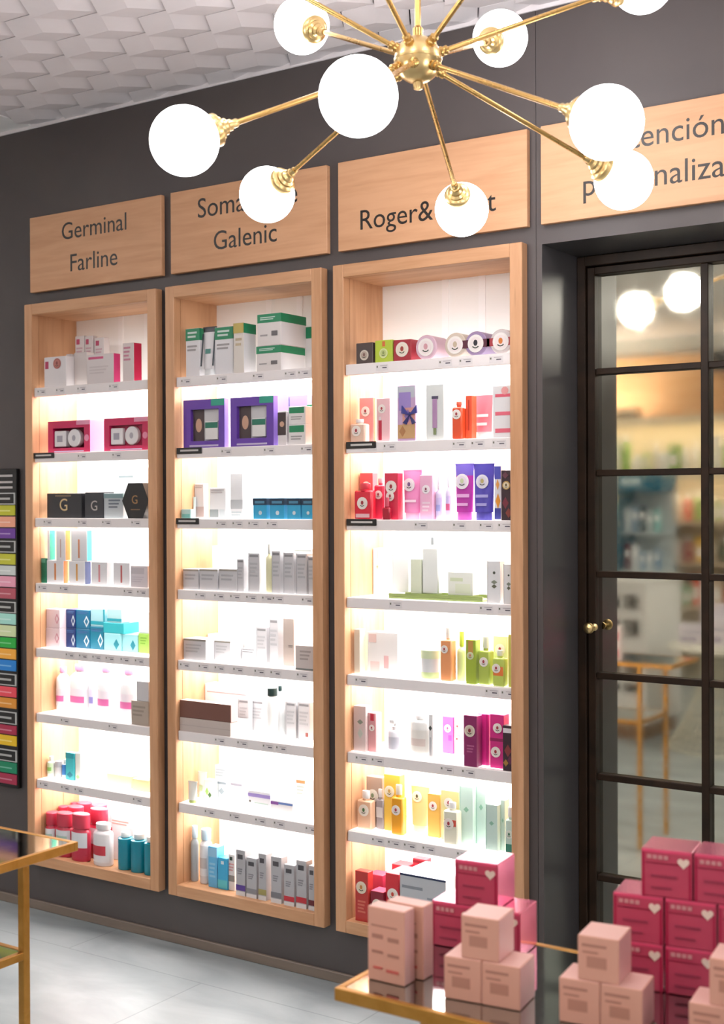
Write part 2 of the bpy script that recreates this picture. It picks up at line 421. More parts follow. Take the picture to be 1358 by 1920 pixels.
# ------------------------------------------------------------------ lit wall cabinets
ZS = [1.963, 1.718, 1.477, 1.233, .990, .746, .498, .215]
CN = ['left', 'middle', 'right']
SN = ['top', 'second', 'third', 'fourth', 'fifth', 'sixth', 'seventh', 'bottom']
TAGS = [  # spots of the small price tags along each shelf edge
 [[75, 110, 150, 210], [150, 215], [85, 150, 195, 250], [75, 115, 235, 260], [125, 150, 175, 200, 228, 255], [115, 205], [75, 115, 140, 250]],
 [[345, 412, 480, 540, 565], [420, 500, 570], [360, 410, 440, 470, 505], [370, 405, 435, 465, 495, 515, 570], [340, 375, 405, 440, 480, 510, 560], [405, 447, 495, 520], [385, 432, 480, 515, 575]],
 [[712, 830, 868, 925], [690, 725, 855, 890, 930], [665, 690, 783, 855, 905, 940], [735, 905, 940], [670, 915, 945], [670, 700, 830, 870], [700, 730, 760, 795, 860]]]
BLK = {(0, 1): (62, 102), (1, 1): (332, 379), (1, 2): (328, 373), (2, 1): (650, 706), (2, 2): (650, 706)}
RAILM = mat('#d9d2d1', .4); TAGM = mat('#cfc9c9', .5)
FAR = [(-.515, .148)]
for i, (a, b) in enumerate(cab+FAR):
    t = tag(empty('wall_cabinet', (a, 0, CABZ0)), ['left oak framed wall cabinet with eight lit tiers, beside the colour chart', 'middle oak framed wall cabinet with eight lit tiers of products', 'right oak framed wall cabinet with eight lit tiers, beside the mirrored door', 'empty lit oak wall cabinet on the far side of the mirrored door'][i], 'cabinet', 'lit oak wall cabinets')
    H = CABZ1-CABZ0; W = b-a; T = .04
    for x in (0, W-T):
        MB().box(x, x+T, -.04, -.004, 0, H, WOOD_V, .002).build('stile', t)
    for z in (0, H-T):
        MB().box(T, W-T, -.04, -.004, z, z+T, WOOD_H, .0015).build('rail', t)
    for x in (INS+.001, W-T): MB().box(x, x+T-INS-.001, -.004, .196, INS+.001, H-INS-.001, WOOD_V).build('side_panel', t)
    MB().box(T, W-T, -.004, .196, H-T, H-INS-.001, WOOD_H).build('top_panel', t)
    MB().box(T, W-T, -.004, .196, INS+.001, T-.002, WOOD_H).build('bottom_panel', t)
    bk = MB().box(T, W-T, .188, .196, T-.002, H-T, WHITE)
    bk.build('back_panel', t)
    for q in (.42, .62):
        MB().box(W*q-.012, W*q+.012, .184, .188, T, H-T, mat('#f6f4f4', .35)).build('slotted_upright', t)
    for s in range(7):
        z = ZS[s]-CABZ0
        sh = MB().box(T+.001, W-T-.001, -.012, .183, z-.016, z, OPAL, 0, {'bottom': OPALD}).build('shelf', t)
        MB().box(T+.001, W-T-.001, -.03, -.0125, z-.033, z+.001, RAILM, .002).build('price_rail', sh)
        for px in (TAGS[i][s] if i < 3 else []):
            p = onY(px, 900, -.0305); x = p[0]-a
            tg = MB().box(x-.012, x+.034, -.0308, -.0301, z-.026, z-.006, TAGM)
            tg.box(x-.009, x-.004, -.0311, -.0308, z-.016, z-.010, '#6d6b60')
            tg.box(x+.004, x+.03, -.0311, -.0308, z-.0115, z-.0095, '#a19a9c'); tg.box(x+.012, x+.028, -.0311, -.0308, z-.0185, z-.015, '#55505a')
            tg.build('price_tag', sh)
        if (i, s) in BLK:
            x0, x1 = (onY(q, 900, -.031)[0]-a for q in BLK[(i, s)])
            bl = MB().box(x0, x1, -.0335, -.0301, z-.018, z+.003, BLACK, .001)
            bl.box(x0+.018, x1-.014, -.0338, -.0335, z-.010, z-.004, '#b9b4b0')
            bl.build('black_label', sh)

# ------------------------------------------------------------------ chandelier
HUB = CAM_C+ray(784, 112)*2.755
GR = .0673
gl = {}
for k, (x, y, r) in dict(A=(346, 264, 65), B=(672, 181, 74), C=(501, 365, 52), D=(566, 48, 52), E=(938, 72, 51.5), F=(1138, 230, 69), G=(1170, 338, 55), H=(866, 393, 50)).items():
    gl[k] = CAM_C+ray(x, y)*(CAM_F*GR/r)
gl['I'] = CAM_C+ray(1205, -35)*2.82
for k, an in (('J', 216), ('K', 277), ('L', 338)):
    gl[k] = HUB+np.array([.5*math.cos(math.radians(an)), .5*math.sin(math.radians(an)), .27])
ch = tag(empty('chandelier', tuple(HUB)), 'brass sputnik chandelier with twelve glowing white glass globes', 'chandelier')
MB().lathe([(.002, -.052)]+[(.05*math.cos(a), .05*math.sin(a)) for a in np.linspace(-1.5, -.06, 12)]+[(.051, -.002), (.051, .002)]+[(.05*math.cos(a), .05*math.sin(a)) for a in np.linspace(.06, 1.5, 12)]+[(.002, .052)], BRASS, 36).build('hub', ch)
top = CZ-HUB[2]
MB().lathe([(.011, .045), (.011, .065), (.0065, .07), (.0065, top-.03)], ARMB, 16).build('stem', ch)
MB().lathe([(.012, top-.05), (.02, top-.045), (.055, top-.03), (.06, top-.008), (.06, top+.02)], BRASS, 32).build('ceiling_canopy', ch)
MB().lathe([(.003, -.064), (.009, -.062), (.011, -.055), (.011, -.045)], BRASS, 16).build('finial', ch)
for k, P in gl.items():
    d = Vector(P-HUB); Lg = d.length; u = d.normalized()
    ar = MB().axial([(.009, .044), (.011, .048), (.011, .056), (.008, .058), (.0095, .062), (.0095, .067), (.0055, .070), (.0055, Lg-GR-.05)], ARMB, (0, 0, 0), u, 14).build('arm', ch)
    MB().axial([(.0075, 0), (.0085, .002), (.0085, .014), (.0115, .015), (.0115, .022), (.0165, .027), (.0165, .033), (.0225, .037), (.0225, .042), (.0315, .0455), (.0325, .047), (.0325, .062)], BRASS, u*(Lg-GR-.052), u, 28).build('socket_cup', ar)
    b = MB(); seg = 40
    b.axial([(GR*math.sin(x), -GR*math.cos(x)) for x in np.linspace(.03, PI-.03, 26)], GLOBE, d, u, seg)
    b.build('globe', ar)

# ------------------------------------------------------------------ gold display tables with mirrored glass tops
TZ = .82
def gold_table(label, x0, x1, y0, y1, inset_r):
    t = tag(empty('display_table', ((x0+x1)/2, (y0+y1)/2, 0)), label, 'table', 'gold display tables with mirrored tops')
    hx, hy = (x1-x0)/2, (y1-y0)/2
    w = .011; f = MB()
    f.box(-hx, hx, -hy, -hy+w, TZ-.018, TZ+.001, GOLD, .001); f.box(-hx, hx, hy-w, hy, TZ-.018, TZ+.001, GOLD, .001)
    f.box(-hx, -hx+w, -hy+w, hy-w, TZ-.018, TZ+.001, GOLD, .001); f.box(hx-w, hx, -hy+w, hy-w, TZ-.018, TZ+.001, GOLD, .001)
    f.build('top_frame', t)
    MB().box(-hx+w, hx-w, -hy+w, hy-w, TZ-.008, TZ, TMIRROR).build('mirrored_top', t)
    g = .018; lx = hx-inset_r; ly = hy-.005
    for sx in (-1, 1):
        for sy in (-1, 1):
            X = sx*lx; Y = sy*ly
            MB().box(X-(g if sx > 0 else 0), X+(0 if sx > 0 else g), Y-(g if sy > 0 else 0), Y+(0 if sy > 0 else g), 0, TZ-.018, GOLD, .001).build('leg', t)
    z = .565; s = MB()
    s.box(-lx+g, lx-g, -ly, -ly+.014, z-.016, z+.001, GOLD, .001); s.box(-lx+g, lx-g, ly-.014, ly, z-.016, z+.001, GOLD, .001)
    s.box(-lx, -lx+.014, -ly+g, ly-g, z-.016, z+.001, GOLD, .001); s.box(lx-.014, lx, -ly+g, ly-g, z-.016, z+.001, GOLD, .001)
    s.build('shelf_frame', t)
    MB().box(-lx+.014, lx-.014, -ly+.014, ly-.014, z-.008, z, TMIRROR).build('glass_shelf', t)
    return t
gold_table('gold display table at left edge, its bare corner before left cabinet', -3.35, -2.031, -1.81, -1.468, .144)
gold_table('gold display table in the foreground carrying pink product cartons', -1.104, .25, -1.851, -1.509, .144)

# ------------------------------------------------------------------ colour chart on the wall
cc = tag(empty('colour_chart', (-3.86, 0, .455)), 'tall black colour chart of bright cards on the left wall', 'colour chart')
zc = lambda py: float(onY(10, py, -.026)[2])-.455
MB().box(-.42, 0, -.02, -.001, zc(1476), zc(879), BLACK, .002).build('board', cc)
rows = [('t', 924, 946), ('#b9b92c', 947, 967), ('#e8a184', 968, 989), ('#6a3a94', 990, 1010), ('t', 1014, 1036), ('#bdbd34', 1038, 1059), ('#c9d0cd', 1060, 1079), ('#e79fb4', 1080, 1101), ('#b05260', 1102, 1123), ('t', 1128, 1149), ('#a4dccf', 1150, 1171), ('#cfdcaa', 1172, 1194), ('#1ea83c', 1195, 1215), ('#eea93c', 1216, 1236), ('#1a7ccb', 1237, 1258), ('t', 1263, 1285), ('#e34a58', 1287, 1307), ('#d98f31', 1308, 1328), ('t', 1334, 1357), ('#a52847', 1359, 1377), ('#e2b91f', 1378, 1398), ('t', 1405, 1427), ('#12805b', 1428, 1449), ('#a12a48', 1450, 1470)]
for c, ya, yb in rows:
    z0, z1 = zc(yb), zc(ya)
    if c == 't':
        m = MB().box(-.4, -.004, -.024, -.02, z0, z1, '#b9bab8').box(-.396, -.010, -.0245, -.024, z0+.004, z1-.004, BLACK)
        m.box(-.2, -.03, -.0248, -.0245, (z0+z1)/2-.004, (z0+z1)/2+.004, '#a9a9a6')
        m.build('title_plate', cc)
    else:
        m = MB().box(-.4, -.004, -.024, -.02, z0+.001, z1-.001, c, .001)
        m.box(-.2, -.03, -.0243, -.024, (z0+z1)/2-.004, (z0+z1)/2+.001, tuple(min(1, v*.6+.4) for v in [int(c[i:i+2], 16)/255 for i in (1, 3, 5)]))
        m.build('colour_card', cc)
m = MB()
for z in (890, 902, 912): m.box(-.3, -.02, -.0205, -.02, zc(z+4), zc(z), '#b4aeac')
m.build('heading', cc)
# ------------------------------------------------------------------ products
ALB[0] = 0.72
CATS = dict(carton='carton', gift_box='gift box', bottle='bottle', pump_bottle='bottle', tube='tube', soap_box='soap', round_soap='soap', jar='jar', hexagonal_box='box', tray='tray', spray_bottle='bottle')
BARC = '#a7a2a3'
def decals(mb, w, h, dec, y=0.0):
    for n_, q in enumerate(dec):
        k = q[0]; y -= .00022
        X = lambda u: -w/2+u*w
        if k == 'rect':
            mb.box(X(q[1]), X(q[3]), y-.0002, y+.001, q[2]*h, q[4]*h, q[5])
        elif k == 'bars':
            n = q[5]
            for i in range(n):
                z1 = (q[4]-(q[4]-q[2])*i/n)*h; z0 = z1-(q[4]-q[2])*h/n*.5
                e = q[3]-(0.12*(i % 3))*(q[3]-q[1])
                mb.box(X(q[1]), X(e), y-.0002, y+.001, z0, z1, q[6] if len(q) > 6 else BARC)
        elif k == 'disc': mb.disc(X(q[1]), q[2]*h, q[3]*w, q[3]*w, y, q[4], .0002)
        elif k == 'dia': mb.poly([(X(q[1]), q[2]*h-q[4]*h), (X(q[1])+q[3]*w, q[2]*h), (X(q[1]), q[2]*h+q[4]*h), (X(q[1])-q[3]*w, q[2]*h)], y-.0002, y+.0008, q[5])
        elif k == 'text': text_on(mb, q[1], X(q[2]), q[3]*h, y, .01, q[5], width=(q[4]-q[2])*w)
def emblem(t, cx, cz, r, y, ring, inner, core):
    m = MB().disc(cx, cz, r, r, y, ring, .0008).disc(cx, cz, r*.74, r*.74, y-.0008, inner, .0004)
    m.disc(cx, cz+r*.08, r*.26, r*.34, y-.0012, core, .0003)
    m.poly([(cx+r*.5*math.cos(a), cz-r*.1+r*.45*math.sin(a)) for a in np.linspace(-2.6, -.55, 7)]+[(cx+r*.36*math.cos(a), cz-r*.1+r*.33*math.sin(a)) for a in np.linspace(-.55, -2.6, 7)], y-.0015, y-.0012, '#2e3b2c')
    return m.build('emblem', t)
def mk_carton(name, w, h, d, col, side=None, top=None, dec=(), em=(), band=None, rough=.38, **k):
    m = MB(); fc = {}
    if side: fc['right'] = side
    if top: fc['top'] = top
    m.box(-w/2, w/2, 0, d, 0, h, mat(col, rough), .0012, {q: mat(v, rough) for q, v in fc.items()})
    if band:
        bc, f = band
        m.box(-w/2-.0004, w/2+.0004, -.0004, d+.0004, h*(1-f), h-.001, mat(bc, rough))
    decals(m, w, h, dec, -.0004 if band else 0.0)
    if em:
        t = empty(name); m.build('body', t)
        for n_, e in enumerate(em): emblem(t, -w/2+e[0]*w, e[1]*h, e[2]*w, -.0006-.0003*len(dec)-.002*n_, *e[3:])
        return t
    return m.build(name)
def mk_bottle(name, w, h, d, col, cap='#f4f2f2', capf=.2, capr=.5, label=None, dec=(), rough=.25, shoulder=.12, box=False, em=(), **k):
    t = empty(name); r = w/2; cy = d/2; sy = d/w
    zb = h*(1-capf); zs = zb-h*shoulder
    pr = [(r*.86, 0), (r*.97, h*.015), (r, h*.04), (r, zs), (r*.93, zs+(zb-zs)*.4), (r*max(.34, capr*.8), zb-h*.015), (r*max(.34, capr*.8), zb)]
    b = MB()
    if box:
        b.box(-r, r, 0, d, 0, zs+(zb-zs)*.6, mat(col, rough), .004)
        b.lathe([(r*capr*.8, zs+(zb-zs)*.5), (r*capr*.8, zb)], mat(col, rough), 20, 0, cy)
    else: b.lathe(pr, mat(col, rough), 28, 0, cy, sy=sy)
    b.build('body', t)
    cr = min(r*.98, r*capr); c = MB()
    c.lathe([(cr*.97, zb), (cr, zb+.001), (cr, h-.002), (cr*.9, h)], mat(cap, .35), 24, 0, cy, sy=min(1, max(sy, .6)))
    c.build('cap', t)
    if label:
        lc, f0, f1 = label[:3]; l = MB()
        if box:
            l.box(-r*.8, r*.8, -.0006, 0, h*f0, h*f1, lc)
            if len(label) > 3: l.box(-r*.6, r*.6, -.001, -.0006, h*(f0+(f1-f0)*.3), h*(f0+(f1-f0)*.6), label[3])
        else:
            n = 14; vs = []
            for z in (h*f0, h*f1):
                for i in range(n+1):
                    a = PI*(1.12+.76*i/n); vs.append((r*1.012*math.cos(a), cy+r*1.012*sy*math.sin(a), z))
            l.add(vs, [(i, i+1, n+2+i, n+1+i) for i in range(n)], lc, True)
            if len(label) > 3:
                vs = []
                for z in (h*(f0+(f1-f0)*.25), h*(f0+(f1-f0)*.6)):
                    for i in range(n+1):
                        a = PI*(1.25+.5*i/n); vs.append((r*1.02*math.cos(a), cy+r*1.02*sy*math.sin(a), z))
                l.add(vs, [(i, i+1, n+2+i, n+1+i) for i in range(n)], label[3], True)
        l.build('label', t)
    for e in em: emblem(t, -w/2+e[0]*w, e[1]*h, e[2]*w, -.001, *e[3:])
    return t
def mk_pump(name, w, h, d, col, cap='#f4f2f2', label=None, **k):
    t = empty(name); r = w/2; cy = r; zb = h*.68
    MB().lathe([(r*.9, 0), (r, h*.03), (r, zb-h*.06), (r*.8, zb-h*.01), (r*.42, zb)], mat(col, .3), 26, 0, cy).build('body', t)
    p = MB().lathe([(r*.46, zb), (r*.46, zb+h*.1), (r*.2, zb+h*.12), (r*.16, h*.9)], cap, 18, 0, cy)
    p.box(-r*.42, r*.42, cy-r*1.0, cy+r*.42, h*.89, h, cap, .002)
    p.build('pump_head', t)
    if label:
        l = MB(); n = 12; vs = []
        for z in (h*label[1], h*label[2]):
            for i in range(n+1):
                a = PI*(1.15+.7*i/n); vs.append((r*1.012*math.cos(a), cy+r*1.012*math.sin(a), z))
        l.add(vs, [(i, i+1, n+2+i, n+1+i) for i in range(n)], label[0], True); l.build('label', t)
    return t
def mk_tube(name, w, h, d, col, cap='#f4f2f2', capf=.14, band=None, em=(), dec=(), **k):
    t = empty(name); cy = d/2
    MB().lathe([(w*.36, 0), (w*.37, h*.01), (w*.36, h*capf)], cap, 24, 0, cy, sy=min(1, d/w*1.25)).build('cap', t)
    b = MB(); n = 24; rows = 8; vs = []; z0 = h*capf
    for i in range(rows+1):
        f = i/rows; z = z0+(h-z0)*f
        hx = w*(.42+.08*f); hy = d*.5*(1-f)+.0012
        for q in range(n):
            a = 2*PI*q/n; vs.append((hx*math.cos(a), cy+hy*math.sin(a), z))
    fs = [(i*n+q, i*n+(q+1) % n, (i+1)*n+(q+1) % n, (i+1)*n+q) for i in range(rows) for q in range(n)]
    ms = []
    for i in range(rows):
        for q in range(n): ms.append(mat(band[0], .35) if band and i >= rows*(1-band[1]) else mat(col, .35))
    b.add(vs, fs, ms, True); b.add(vs[:n][::-1], [tuple(range(n))], mat(col, .35)); b.add(vs[-n:], [tuple(range(n))], mat(col, .35))
    b.box(-w*.5, w*.5, cy-.0016, cy+.0016, h-h*.03, h, mat(band[0] if band else col, .35))
    b.build('body', t)
    def front(z): f = max(0, (z/h-capf)/(1-capf)); return cy-(d*.5*(1-f)+.0012)
    if dec:
        m = MB()
        for q in dec:
            z0_, z1_ = q[2]*h, q[4]*h; y0_, y1_ = front(z0_)-.0012, front(z1_)-.0012
            a, c = -w/2+q[1]*w, -w/2+q[3]*w
            m.add([(a, y0_, z0_), (c, y0_, z0_), (c, y1_, z1_), (a, y1_, z1_)], [(0, 1, 2, 3)], q[5])
        m.build('print', t)
    for e in em: emblem(t, -w/2+e[0]*w, e[1]*h, e[2]*w, front(h*(e[1]-.12))-.001, *e[3:])
    return t
def mk_jar(name, w, h, d, col, cap='#f4f2f2', capf=.35, label=None, **k):
    t = empty(name); r = w/2; zb = h*(1-capf)
    MB().lathe([(r*.88, 0), (r*.97, h*.03), (r*.97, zb)], mat(col, .3), 28, 0, r).build('body', t)
    MB().lathe([(r, zb), (r, h*.97), (r*.93, h)], mat(cap, .35), 28, 0, r).build('lid', t)
    if label:
        l = MB(); n = 14; vs = []
        for z in (zb*label[1], zb*label[2]):
            for i in range(n+1):
                a = PI*(1.1+.8*i/n); vs.append((r*.985*math.cos(a), r+r*.985*math.sin(a), z))
        l.add(vs, [(i, i+1, n+2+i, n+1+i) for i in range(n)], label[0], True); l.build('label', t)
    return t
def mk_round(name, w, h, d, col, front='#f3e6e4', ring='#f7f1ec', core='#8c2b3a', strap=None, **k):
    t = empty(name); r = h/2
    MB().axial([(r*.92, 0), (r, .003), (r, d-.003), (r*.92, d)], mat(col, .4), (0, 0, r), (0, 1, 0), 28).build('wrapped_soap', t)
    if strap:
        MB().box(-r*1.25, r*1.25, -.0008, .0006, r-r*.32, r+r*.32, strap).build('strap', t)
    emblem(t, 0, r, r*.72, -.0008, ring, front, core)
    return t
def mk_hex(name, w, h, d, col, **k):
    t = empty(name)
    P_ = [(-w*.27, 0), (w*.27, 0), (w*.5, h*.5), (w*.27, h), (-w*.27, h), (-w*.5, h*.5)]
    MB().poly(P_, 0, d, mat(col, .3)).build('body', t)
    m = MB(); text_on(m, 'G', -.016, h*.42, -.0002, .03, mat('#b98f62', .3, .6))
    m.box(-w*.17, w*.17, -.0006, 0, h*.24, h*.27, '#8a6b4c'); m.build('gold_lettering', t)
    return t
def mk_gift(name, w, h, d, col, win=(.16, .16, .88, .78), inner='#d8d6d8', content=None, tagc='#2aa58c', side=None, **k):
    t = empty(name); b = MB(); u0, v0, u1, v1 = win
    X = lambda u: -w/2+u*w
    e = .0015
    b.box(-w/2, X(u0), 0, d, 0, h, col); b.box(X(u1), w/2, 0, d, 0, h, col, 0, {'right': side or col})
    b.box(X(u0), X(u1), 0, d, 0, v0*h, col); b.box(X(u0), X(u1), 0, d, v1*h, h, col)
    b.box(X(u0), X(u1), d*.6, d, v0*h, v1*h, inner)
    b.box(X(.15), X(.85), -.0005, 0, h*.035, h*.07, '#cfc2e2')
    b.build('box', t)
    if tagc: MB().box(X(.68), w/2-.001, -.0006, 0, h*.86, h-.001, tagc).build('corner_flash', t)
    cw = (u1-u0)*w
    if content == 'jar':
        MB().box(X(u0)+cw*.02, X(u0)+cw*.4, d*.5, d*.6, v0*h, v1*h, '#4b3a3c').disc(X(u0)+cw*.22, h*(v0+v1)/2, cw*.11, h*.14, d*.5, '#d3a78d', .0006).build('portrait_card', t)
        j = MB().box(X(u0)+cw*.5, X(u1)-cw*.06, d*.15, d*.55, v0*h+.004, v0*h+(v1-v0)*h*.62, '#efece9', .001)
        j.box(X(u0)+cw*.5, X(u1)-cw*.06, d*.15-.0005, d*.15, v0*h+(v1-v0)*h*.4, v0*h+(v1-v0)*h*.58, '#1f7a63'); j.build('boxed_jar', t)
    return t
def mk_tray(name, w, h, d, col, **k):
    m = MB(); m.box(-w/2, w/2, 0, d, 0, h*.45, mat(col, .3), .001)
    for a in (0, 1): m.box(-w/2, w/2, a*(d-.004), a*(d-.004)+.004, h*.45, h, mat(col, .3))
    return m.build(name)
MAKE = dict(carton=mk_carton, soap_box=mk_carton, bottle=mk_bottle, spray_bottle=mk_bottle, pump_bottle=mk_pump, tube=mk_tube, jar=mk_jar, round_soap=mk_round, hexagonal_box=mk_hex, gift_box=mk_gift, tray=mk_tray)
PROD = []
class It: pass
def P(c, s, kind, x0, x1, yt, desc, col, yb=None, yf=None, xs=None, on=None, d=None, hh=None, **k):
    a, b = cab[c]; z0 = on.z if on else ZS[s]
    xm = (x0+x1)/2
    if yf is None:
        if on: yf = on.yf+.002
        elif yb: yf = min(.12, max(-.024, float(onZ(xm, yb, z0)[1])))
        else: yf = -.005
    ym = ((yb or yt+60)+yt)/2
    zmax = (ZS[s-1]-.036 if s else 2.23)-z0
    lo_x, hi_x, dmax = -9, 9, 1
    for attempt in range(9):
        xa = max(a+.0425, float(onY(x0, ym, yf)[0]), lo_x); xb = min(b-.0425, float(onY(x1, ym, yf)[0]), hi_x)
        h = hh or float(onY(xm, yt, yf)[2])-z0
        h = max(.012, min(h, zmax)); w = xb-xa
        dd = d
        if xs: dd = float(onX(xs, ym, xb)[1])-yf
        if dd is None: dd = w if kind in ('bottle', 'pump_bottle', 'jar', 'spray_bottle') else (min(.055, w*.6) if kind != 'tube' else min(.045, w*.55))
        dd = max(.006, min(dd, .184-yf, dmax))
        hit = None
        for p in PROD:
            if p.c != c or p is on: continue
            px0, px1 = p.x-p.w/2, p.x+p.w/2
            ov = (min(xb, px1)-max(xa, px0), min(yf+dd, p.yf+p.d)-max(yf, p.yf), min(z0+h, p.z)-max(z0, p.z-p.h))
            if min(ov) > .0003: hit = (p, px0, px1, ov); break
        if not hit: break
        p, px0, px1, ov = hit      # neighbours on a shelf must not run into one another
        if p.yf-yf >= .009: dmax = p.yf-yf-.0006
        elif ov[0] < .4*min(w, p.w):
            if (xa+xb)/2 > p.x: lo_x = px1+.0005
            else: hi_x = px0-.0005
        elif yf >= p.yf-.004 and p.yf+p.d < .165: yf = p.yf+p.d+.0006
        elif p.yf > yf: dmax = p.yf-yf-.0006
        elif (xa+xb)/2 > p.x: lo_x = px1+.0005
        else: hi_x = px0-.0005
    else: print('CROWDED', desc, s, c)
    d = dd
    if kind in ('pump_bottle', 'jar') and d < w: w = d
    o = MAKE[kind](kind, w, h, d, col, **k)
    o.location = ((xa+xb)/2, yf, z0+.0004)
    it = It(); it.o = o; it.z = z0+h+.0004; it.yf = yf; it.x = (xa+xb)/2; it.c = c; it.s = s; it.desc = desc; it.kind = kind; it.h = h; it.w = w; it.d = d
    PROD.append(it); return it
PINK, MAG, WH, PALE = '#e2457f', '#d51b6c', '#f1eeee', '#ebe4e4'
SIL, TEAL, NAVY, GRN = '#cfcdd0', '#18a0a8', '#0d2f66', '#0f8a5c'
# ---- left cabinet
L = 0
P(L, 0, 'carton', 83, 124, 669, 'white carton with round red seal', '#efe9ea', yf=-.01, dec=[('rect', .05, .62, .2, .86, '#c23b63')], em=[(.6, .77, .17, '#b5675c', '#c77b70', '#8f4a44')])
P(L, 0, 'carton', 124, 133, 664, 'narrow white carton', '#e4dddd', yf=.02, xs=143, side='#f2eeee')
for x0, x1, y in ((141, 158, 630), (159, 174, 630), (177, 195, 633)):
    P(L, 0, 'carton', x0, x1, y, 'tall white carton with pink mark at the back', '#efe8e8', yf=.09, dec=[('rect', .15, .84, .5, .94, '#c9486f'), ('bars', .15, .6, .8, .78, 3, '#dcb6c2')])
P(L, 0, 'carton', 137, 163, 661, 'plain pale carton behind wide carton', '#ddd3d0', yf=.03)
P(L, 0, 'carton', 163, 213, 664, 'wide white carton with pink side', '#e8dedd', yf=-.015, xs=226, side='#e5357f', dec=[('rect', .06, .84, .62, .92, '#de5d8a'), ('bars', .1, .3, .8, .6, 3, '#d9cdcd')])
P(L, 0, 'carton', 230, 251, 643, 'tall white carton with hot pink side', '#e9dcda', yf=-.01, xs=266, side='#e0205f', dec=[('bars', .1, .5, .7, .9, 4, '#d48a9f')])
for x0, x1, y, xs, w in ((90, 169, 789, 195, 'whole'), (195, 279, 783, 290, 'partly hidden by frame')):
    t = P(L, 1, 'gift_box', x0, x1, y, 'hot pink twin gift set, %s' % w, '#cf1f5c', yf=0, xs=xs, side='#ee86bb', win=(.12, .16, .86, .78), inner='#b01548', tagc='#e79ab8')
    W_, H_ = t.w, t.h
    MB().box(-W_*.37, -W_*.1, .004, .03, H_*.2, H_*.7, '#eceaec', .003).box(-W_*.3, -W_*.17, .0035, .004, H_*.35, H_*.55, '#a9a7b3').build('white_box', t.o)
    MB().axial([(W_*.135, 0), (W_*.15, .002), (W_*.15, .02), (W_*.13, .022)], '#eceaec', (W_*.1, .004, H_*.46), (0, 1, 0), 28).disc(W_*.1, H_*.46, W_*.04, W_*.05, .004, '#b3b0ba').build('round_jar', t.o)
    MB().disc(W_*.42, H_*.45, W_*.055, W_*.055, 0, '#ee93b4').build('sticker', t.o)
P(L, 2, 'carton', 88, 153, 925, 'wide black carton with gold letter G', '#2b2a2e', yf=0, rough=.2, dec=[('text', 'G', .38, .3, .6, mat('#d9bb8a', .3)), ('rect', .25, .86, .7, .93, '#7d6a55')])
P(L, 2, 'carton', 159, 194, 923, 'dark grey carton with pale letter G', '#36373c', yf=0, rough=.2, dec=[('text', 'G', .34, .3, .68, mat('#b5aca6', .3))])
w_ = P(L, 2, 'carton', 195, 231, 925, 'silver carton with grey lettering', '#c3c9cd', yf=.0, band=('#86a3a6', .2), dec=[('bars', .25, .35, .85, .75, 3, '#6d7480')])
P(L, 2, 'hexagonal_box', 229, 279, 906, 'black hexagonal box with gold letter G', '#191718', yf=-.022, d=.03)
P(L, 2, 'carton', 202, 262, 877, 'tall white carton behind the hexagonal box', '#eef2f4', yf=.09, dec=[('rect', .35, .8, .8, .84, '#8b9a9e')])
lo = []
P(L, 3, 'carton', 77, 86, 1047, 'slim deep green carton, lower row', '#0b7a5a', yf=-.004, d=.03, dec=[('rect', .1, .82, .9, .97, '#5fae95')])
for x0, x1, sx, sc, lc in ((87, 119, 128, '#d4701c', '#e08a4c'), (129, 159, 171, '#0e2a62', '#e0a04c'), (171, 201, 212, '#9a979c', '#d98a90'), (212, 243, 250, '#dfe2e8', '#c76a6a')):
    lo.append(P(L, 3, 'carton', x0, x1, 1047, hh=.0855, desc='white carton with %s side, lower row' % {'#d4701c': 'orange', '#0e2a62': 'navy', '#9a979c': 'grey', '#dfe2e8': 'white'}[sc], col='#ecebee', yf=0, xs=sx, side=sc, dec=[('rect', .46, .15, .56, .88, lc)] if lc else []))
for (x0, x1, sx, sc, lc), o in zip(((88.5, 93, 104, '#0f9d80', None), (105, 122.5, 132, '#de7a1e', '#c9a8a0'), (133, 163, 173, '#2fb3aa', '#e0946c')), (lo[0], lo[0], lo[1])):
    P(L, 3, 'carton', x0, x1, 994, 'white carton with %s side, stacked on top' % {'#0f9d80': 'green', '#de7a1e': 'orange', '#2fb3aa': 'aqua'}[sc], '#ecebee', on=o, xs=sx, side=sc, dec=[('rect', .45, .1, .55, .7, lc)] if lc else [])
P(L, 3, 'carton', 245, 277, 1061, 'pinkish white square carton', '#e6dfe4', yf=-.012, dec=[('rect', .05, .62, .8, .9, '#cfc8ce'), ('bars', .1, .2, .8, .5, 3, '#d5cdd6')])
q = P(L, 4, 'carton', 85, 112, 1177, 'pale pink carton, lower of two', '#edd5db', yb=1214, hh=.072, dec=[('dia', .8, .5, .16, .28, '#cf8494'), ('dia', .8, .5, .10, .18, '#edd5db')])
P(L, 4, 'carton', 85, 112, 1140, 'pale pink carton, upper of two', '#edd5db', on=q, hh=.0715, dec=[('dia', .8, .5, .16, .28, '#cf8494'), ('dia', .8, .5, .10, .18, '#edd5db')])
dm = lambda c: [('dia', .78, .4, .2, .3, '#dfe7ea'), ('dia', .78, .4, .12, .18, c), ('bars', .1, .75, .9, .9, 2, '#3e6aa0')]
for nm, x0, x1, cc_ in (('navy', 114.5, 141, '#10316e'), ('teal blue', 142, 168, '#0f6f96')):
    q = P(L, 4, 'carton', x0, x1, 1178, '%s carton with rhombus, lower of two' % nm, cc_, yb=1214 if x0 < 130 else 1216, d=.06, hh=.0720, dec=dm(cc_))
    P(L, 4, 'carton', x0, x1, 1141, '%s carton with rhombus, upper of two' % nm, cc_, on=q, d=.058, hh=.0715, dec=dm(cc_))
